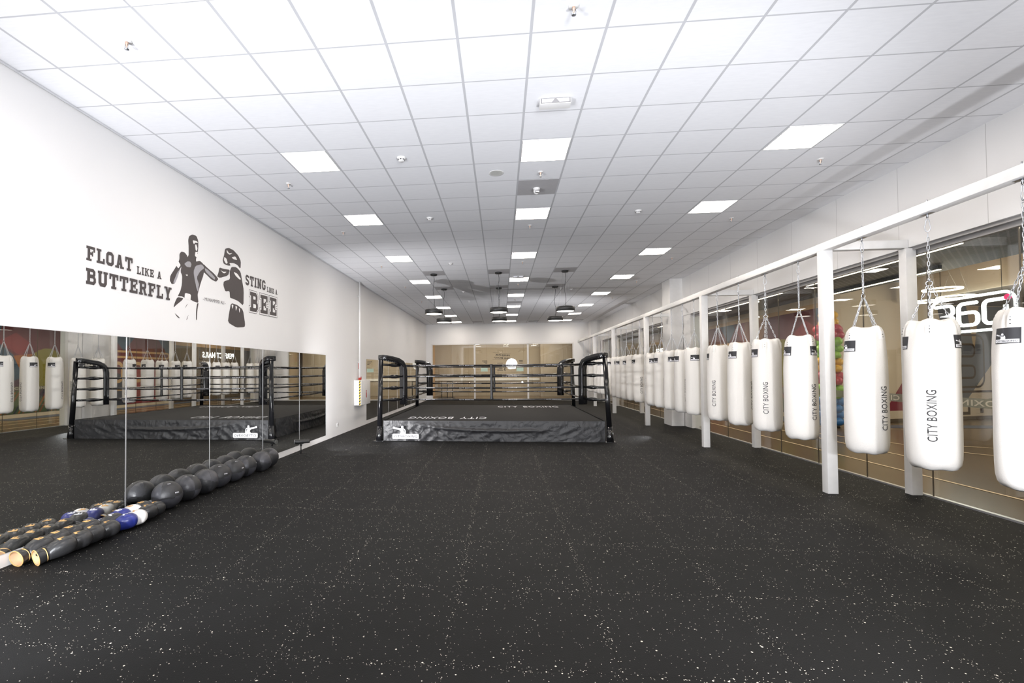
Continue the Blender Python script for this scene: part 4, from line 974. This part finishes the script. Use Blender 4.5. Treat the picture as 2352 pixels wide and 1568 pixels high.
G = dict(k=make_glove(M['gblack'], M['gold'], M['gold'], 'k'), w=make_glove(M['gwhite'], M['gold'], M['gold'], 'w'),
         b=make_glove(M['gblue'], M['logo'], M['logo'], 'b'), l=make_glove(M['gblack'], M['logo'], M['logo'], 'l'))
gd = {'k': 'black boxing glove with gold trim', 'w': 'white boxing glove with gold trim', 'b': 'blue boxing glove with white trim', 'l': 'black boxing glove with white lettering'}
# kind, pixel-free place (x, y, z), heading of the fist, pitch, label ending
GL = [('k', -4.235, 3.83, 0, 80, -7, 'inner of the nearest pair, open cuff toward the camera'),
      ('k', -4.075, 3.86, 0, 64, -8, 'outer of the nearest pair, open cuff toward the camera'),
      ('k', -4.235, 3.99, 0, 76, -9, 'inner of the second pair'),
      ('k', -4.085, 4.03, 0, 58, -8, 'outer of the second pair'),
      ('k', -4.24, 4.14, 0, 78, -9, 'inner of the third pair'),
      ('k', -4.10, 4.19, 0, 56, -8, 'outer of the third pair'),
      ('k', -4.24, 4.33, 0, 72, -9, 'inner of the fourth pair'),
      ('k', -4.11, 4.38, 0, 50, -6, 'outer of the fourth pair, shiny round fist'),
      ('l', -4.22, 4.58, 0, 62, -7, 'beside the blue pair'),
      ('b', -4.24, 4.72, 0, 66, -9, 'inner of the blue pair'),
      ('b', -4.15, 4.66, 0, 40, -5, 'outer of the blue pair, farther from the mirror'),
      ('w', -4.24, 4.88, 0, 64, -9, 'inner of the white pair'),
      ('w', -4.15, 4.80, 0, 38, -5, 'outer of the white pair, farther from the mirror'),
      ('k', -4.24, 5.04, 0, 66, -8, 'inner glove just past the white pair'),
      ('k', -4.16, 4.98, 0, 44, -6, 'outer glove just past the white pair'),
      ('k', -4.19, 5.14, 0, 36, -5, 'touching the nearest medicine ball')]
seen = set()
for kd, x, y, z, hd_, pt, lb in GL:
    o = G[kd] if kd not in seen else copy_tree(G[kd]); seen.add(kd)
    o.location = (x, y, z+.002); o.rotation_euler = (0, R(pt), R(hd_)); o.scale = (.92, (-1.16 if 'inner' in lb else 1.16), 1.2); o['label'] = gd[kd]+', '+lb; o['group'] = 'boxing gloves in a heap by the mirror'
# ================================================================== THINGS IN THE CORRIDOR
def led(x, y0, y1, z, label):
    t = W(empty('linear_light', (x, (y0+y1)/2, z), label, 'strip light', 'strip lights in the corridor'))
    MB().box(x-.035, x+.035, y0, y1, z, z+.09).build('housing', M['blk'], t)
    MB().box(x-.03, x+.03, y0+.01, y1-.01, z-.012, z).build('diffuser', M['led'], t)
    w_ = MB()
    for k in range(3): yy = y0+(y1-y0)*(.1+.4*k); w_.tube([(x, yy, z+.09), (x, yy, 3.949)], .003, 5)
    w_.build('suspension_wire', M['steel'], t)
led(7.96, 9.0, 13.2, 3.84, 'strip light in the corridor nearest the gym glass, beyond the second post'); led(7.96, 14.3, 25.0, 3.84, 'long strip light in the corridor running away toward the far end')
led(9.63, 11.4, 15.0, 3.85, 'strip light in the corridor farthest from the gym glass'); led(8.68, 3.0, 7.7, 3.85, 'strip light in the corridor seen at the right edge of the photo')
# lit shop sign hanging over the opposite shop's opening
t = W(empty('shop_sign', (12.4, 13.3, 2.6), 'white neon shop sign reading 360 in a rounded outline with a magenta dot', 'shop sign'))
def sy(a, b): return (12.4, 15.0-a*1.033, 2.65+b*1.033)        # a runs to the viewer's right
def rr(x0, y0, x1, y1, r, n=5):
    out = []
    for cx_, cy_, a0 in ((x1-r, y1-r, 0), (x0+r, y1-r, 90), (x0+r, y0+r, 180), (x1-r, y0+r, 270)):
        for k in range(n+1): a_ = R(a0+90*k/n); out.append((cx_+r*math.cos(a_), cy_+r*math.sin(a_)))
    return out
def neon(mb, pts, tck, closed=False): mb.tube([sy(*p_) for p_ in pts], tck/2, 10, closed=closed)
ns = MB(); neon(ns, rr(0, 0, 2.2, .88, .26), .07, True); ns.build('sign_outline', M['neon'], t)
def arcpts(x0, y0, x1, y1, r, seq):
    cs = dict(tr=(x1-r, y1-r, 0), tl=(x0+r, y1-r, 90), bl=(x0+r, y0+r, 180), br=(x1-r, y0+r, 270)); out = []
    for s_ in seq:
        if isinstance(s_, tuple): out.append(s_); continue
        rev = s_.endswith('-'); c_ = cs[s_.rstrip('-')]; rg = [R(c_[2]+90*k/5) for k in range(6)]
        if rev: rg = rg[::-1]
        out += [(c_[0]+r*math.cos(a_), c_[1]+r*math.sin(a_)) for a_ in rg]
    return out
for pts in ([(.14, .72)]+arcpts(.14, .16, .64, .72, .12, ['tr-'])+[(.64, .52), (.56, .45), (.3, .45), (.56, .45), (.64, .38)]+arcpts(.14, .16, .64, .72, .12, ['br-'])+[(.14, .16)],
            [(1.28, .72)]+arcpts(.80, .16, 1.30, .72, .12, ['tl', 'bl'])+arcpts(.80, .16, 1.30, .48, .12, ['br', 'tr'])+[(.82, .48)],
            [(1.95, .72)]+arcpts(1.46, .16, 1.98, .72, .12, ['tl', 'bl', 'br'])+[(1.98, .56)]):
    g = MB(); neon(g, pts, .09); g.build('digit', M['neon'], t)
MB().tube([(12.37, 15.0-2.1, 2.65+.765), (12.42, 15.0-2.1, 2.65+.765)], .07, 20).build('dot', mat('magenta_dot', (.6, .0, .12), .5, emit=((.8, 0, .15), .8)), t)
w_ = MB()
for a_ in (.3, 1.9): w_.tube([sy(a_, .9), (12.4, 15.0-a_*1.033, 4.445)], .006, 6)
w_.build('hanger', M['blk'], t)
for k, (x, y, z, r) in enumerate([(11.1, 13.1, 3.66, .36), (11.45, 13.15, 3.47, .34), (10.75, 13.1, 3.36, .3)]):  # glowing hoops standing in for reflections of the gym pendants
    t = W(empty('reflection_hoop', (x, y, z), 'glowing hoop by the lit sign, stand-in for a pendant reflection, %s of three' % ['topmost', 'middle', 'lowest'][k], 'reflection stand-in', 'reflection hoops near the lit sign'))
    MB().tube([(x+r*math.cos(R(a_)), y+r*math.sin(R(a_)), z) for a_ in range(0, 360, 12)], .022, 6, closed=True).build('hoop', M['led'], t)
    MB().tube([(x-r, y, z), (x, y, 4.445), (x+r, y, z)], .002, 4).build('suspension_wire', M['steel'], t)
# painted letters and triangles on the slanting wall
pn = MB()
def OW(u, v): return onslant(u, v, .004)
pn.poly([(4.2, 3.7), (7.9, 3.7), (6.6, 1.9), (5.3, .55), (4.9, .75)], OW, 0); pn.poly([(5.45, 3.7), (6.0, 3.7), (5.75, 2.2)], lambda u, v: onslant(u, v, .006), 2)
pn.poly([(2.0, .35), (3.4, 2.1), (3.4, .35)], OW, 1); pn.poly([(6.9, 3.7), (8.3, 3.7), (8.3, 1.6)], OW, 0)
for st, tk, cl in ((rr(4.45, 1.05, 6.15, 2.75, .3), .07, True), (rr(4.8, 2.05, 5.75, 2.45, .15), .07, True), (rr(4.8, 1.35, 5.75, 1.75, .15), .07, True), (rr(6.75, 1.05, 8.6, 2.75, .35), .07, True), (rr(7.2, 1.4, 8.2, 2.4, .2), .07, True)):
    for q in stroke(st, tk, cl): pn.poly(q, lambda u, v: onslant(u, v, .008), 3)
for q in stroke([(4.6, .9), (6.4, .9), (8.4, .9)], .07)+stroke([(4.6, .62), (5.2, .62), (5.45, .5), (5.45, .2), (4.6, .2)], .1)+stroke([(6.0, .62), (6.0, .2)], .14)+stroke([(6.3, .62), (7.2, .62)], .07): pn.poly(q, lambda u, v: onslant(u, v, .008), 3)
tag(pn.build('painted_wall_graphic', [mat('paint_slate', (.14, .15, .18), .6), mat('paint_maroon', (.22, .03, .05), .6), mat('paint_sand', (.5, .36, .22), .6), mat('paint_brown', (.07, .045, .03), .6)], origin=(15, 17, 2)),
    'wall graphic of slate triangles and brown outlined letters BO in the opposite shop', 'wall graphic')
# abstract mural on the opposite wall
mc = [mat('mural_'+n_, c_, .6) for n_, c_ in (('maroon', (.11, .018, .028)), ('blue', (.035, .07, .12)), ('olive', (.19, .17, .02)), ('purple', (.06, .025, .05)), ('orange', (.30, .11, .035)), ('red', (.20, .022, .03)), ('grey', (.16, .145, .12)), ('green', (.07, .10, .05)), ('rust', (.22, .08, .04)), ('navy', (.03, .035, .06)), ('sand', (.45, .29, .15)))]
mu = MB(); XM = 9.995
def MP(pts, mi, lv=0): mu.prism(pts, lambda u, v: (XM-.002*lv, u, v), (-.002, 0, 0), mi)
MP(rc(15.6, .15, 25.6, 3.6), 3); MP([(15.6, 3.6), (15.6, .9), (17.6, 1.9), (16.6, 3.6)], 1, 1); MP([(16.2, 3.6), (16.0, 2.9), (17.2, 2.0), (19.4, 1.6), (20.2, 3.6)], 0, 2)
MP([(16.0, 2.9), (16.7, 3.3), (17.3, 2.9), (16.9, 2.4)], 5, 3); MP([(16.6, 2.4), (17.4, 2.5), (17.6, 1.9), (17.0, 1.6)], 4, 3)
MP([(18.0+.85*math.cos(R(a_)), 1.9+.85*math.sin(R(a_))) for a_ in range(0, 360, 20)], 2, 3); MP([(18.7, 3.6), (20.6, 3.6), (20.6, 2.1), (19.6, 2.5)], 8, 3)
MP([(15.6, .9), (15.6, .15), (19.0, .15), (17.2, 1.1)], 7, 1)
for k in range(30):                                    # slanting stripes along the foot
    u = 15.6+k*.17; MP([(u, .16), (u+.07, .16), (u+.62, .95+.012*k), (u+.55, .95+.012*k)], [8, 7, 9, 4][k % 4], 4)
MP(rc(20.6, .15, 25.6, 3.6), 0, 1); MP([(20.6, 2.6), (21.6, 3.6), (20.6, 3.6)], 5, 2); MP([(21.2, 3.6), (22.8, 3.6), (22.0, 2.8)], 1, 2); MP([(20.6, .15), (20.6, 1.9), (22.6, 1.5), (22.2, .15)], 9, 2)
MP([(22.4, .15), (24.6, .15), (24.2, 1.8), (22.9, 1.9)], 5, 2); MP([(24.3, 3.6), (25.6, 3.6), (25.6, 2.2)], 1, 2)
for q in stroke(rr(20.9, 2.5, 25.2, 2.78, .12), .1, True)+stroke(rr(21.0, 1.3, 21.9, 2.2, .25), .16, True)+stroke(rr(22.3, 1.3, 23.2, 2.2, .25), .16, True)+stroke([(21.0, .9), (25.0, .9)], .12): MP(q, 10, 5)
tag(mu.build('mural', mc, origin=(XM, 20.6, 1.8)), 'large colourful abstract mural on the corridor wall across from the gym', 'mural')
# PERFECT NAILS sign over the dark shopfront
t = W(empty('shop_sign', (9.9, 29.0, 2.6), 'lit white letters PERFECT NAILS on the dark shopfront, seen in the mirror', 'shop sign'))
mb = MB(); put_text(mb, 'PERFECT NAILS', lambda a_, b_: (9.94, 31.7-a_, 2.66+b_), 3.5, .36, 0, .02, 1.05); mb.build('letters', M['signl'], t)
MB().box(9.95, 9.995, 28.0, 31.9, 2.55, 3.12).build('backing', M['dark'], t)
# balloon column
t = W(empty('balloon_column', (9.45, 14.75, 0), 'tall column of yellow, red, green and blue balloons in the corridor', 'balloon column'))
MB().tube([(9.45, 14.75, 0), (9.45, 14.75, 3.3)], .03, 10).lathe([(0, 0), (.22, 0), (.22, .03), (0, .05)], (9.45, 14.75, 0), 20).build('pole', M['blk'], t)
bc = {n_: mat('balloon_'+n_, c_, .3) for n_, c_ in (('yellow', (.75, .42, .02)), ('red', (.45, .03, .06)), ('green', (.25, .50, .03)), ('blue', (.03, .16, .42)))}
rows_ = ['blue']*4+['green']*2+['red']*2+['yellow']*2+['green']*3+['red']*2+['yellow']*2
zb = .17; rnd = random.Random(3)
for i, cn in enumerate(rows_):
    for k in range(5):
        a_ = R(72*k+36*(i % 2)+rnd.uniform(-8, 8)); r = .125+rnd.uniform(-.02, .02); rad = .21 if i < 15 else .12
        c_ = Vector((9.45+rad*math.cos(a_), 14.75+rad*math.sin(a_), zb+i*.19+rnd.uniform(-.03, .03)))
        M3 = Matrix.Rotation(-R(80), 4, Vector((-math.sin(a_), math.cos(a_), 0)))
        MB().lathe([(r*math.sin(R(q))*(1-.12*(q > 110)), -r*1.12*math.cos(R(q))) for q in (0, 20, 40, 60, 80, 100, 120, 140, 160, 175)], c_, 14, M=M3).build('balloon', bc[cn], t)
# display stand in the room behind the far window
t = W(empty('rope_rail', (-3.4, 30, 0), 'black metal stand behind the left pane of the far window', 'stand'))
s_ = MB(); s_.box(-3.95, -2.9, 29.9, 30.1, 0, .03)
s_.build('base', M['blk'], t)
for x in (-3.73, -3.37, -3.03): MB().tube([(x, 30, .02), (x, 30, 1.05)], .025, 10).build('upright', M['blk'], t)
MB().tube([(-3.40, 30, 1.04), (-3.0, 30, 1.04)], .02, 10).build('bar', M['blk'], t)
# photographer's umbrella light behind the camera (seen as a bright fan in the far window)
t = W(empty('umbrella_light', (1.3, -1.62, 0), 'white photographic umbrella on a stand behind the camera, mirrored in the far window', 'studio light'))
um = MB(); vs = []; fs = []; n = 16; ctr = Vector((1.3, -1.75, 2.5))
for i in range(7):
    for k in range(n):
        a_ = 2*math.pi*k/n; r = .7*i/6*(1 if k % 2 == 0 else .985); vs.append((ctr.x+r*math.cos(a_), ctr.y-.22*(1-(i/6)**2), ctr.z+r*math.sin(a_)))
for i in range(6):
    for k in range(n): fs.append((i*n+k, i*n+(k+1) % n, (i+1)*n+(k+1) % n, (i+1)*n+k))
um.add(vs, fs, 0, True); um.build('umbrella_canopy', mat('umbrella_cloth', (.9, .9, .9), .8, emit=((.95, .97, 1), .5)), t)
rb = MB()
for k in range(8): a_ = 2*math.pi*k/8; rb.tube([(ctr.x+.7*s_*math.cos(a_), ctr.y-.22*(1-s_**2)+.006, ctr.z+.7*s_*math.sin(a_)) for s_ in (.05, .35, .7, .99)], .006, 5)
rb.build('rib', M['blk'], t)
MB().lathe([(.12*math.sin(R(a_)), -.12*math.cos(R(a_))) for a_ in range(0, 181, 20)], (1.3, -1.62, 2.42), 16).build('flash_tube', M['signl'], t)
MB().tube([(1.3, -1.95, 2.5), (1.3, -1.45, 2.5)], .006, 6).tube([(1.3, -1.5, 2.5), (1.3, -1.62, .9)], .012, 8).build('pole', M['blk'], t)
for a_ in (0, 120, 240): MB().tube([(1.3, -1.62, .9), (1.3+.45*math.cos(R(a_)), -1.62+.45*math.sin(R(a_)), .01)], .01, 6).build('leg', M['blk'], t)
for o in bpy.data.objects:
    if '_w' in o.keys(): del o['_w']
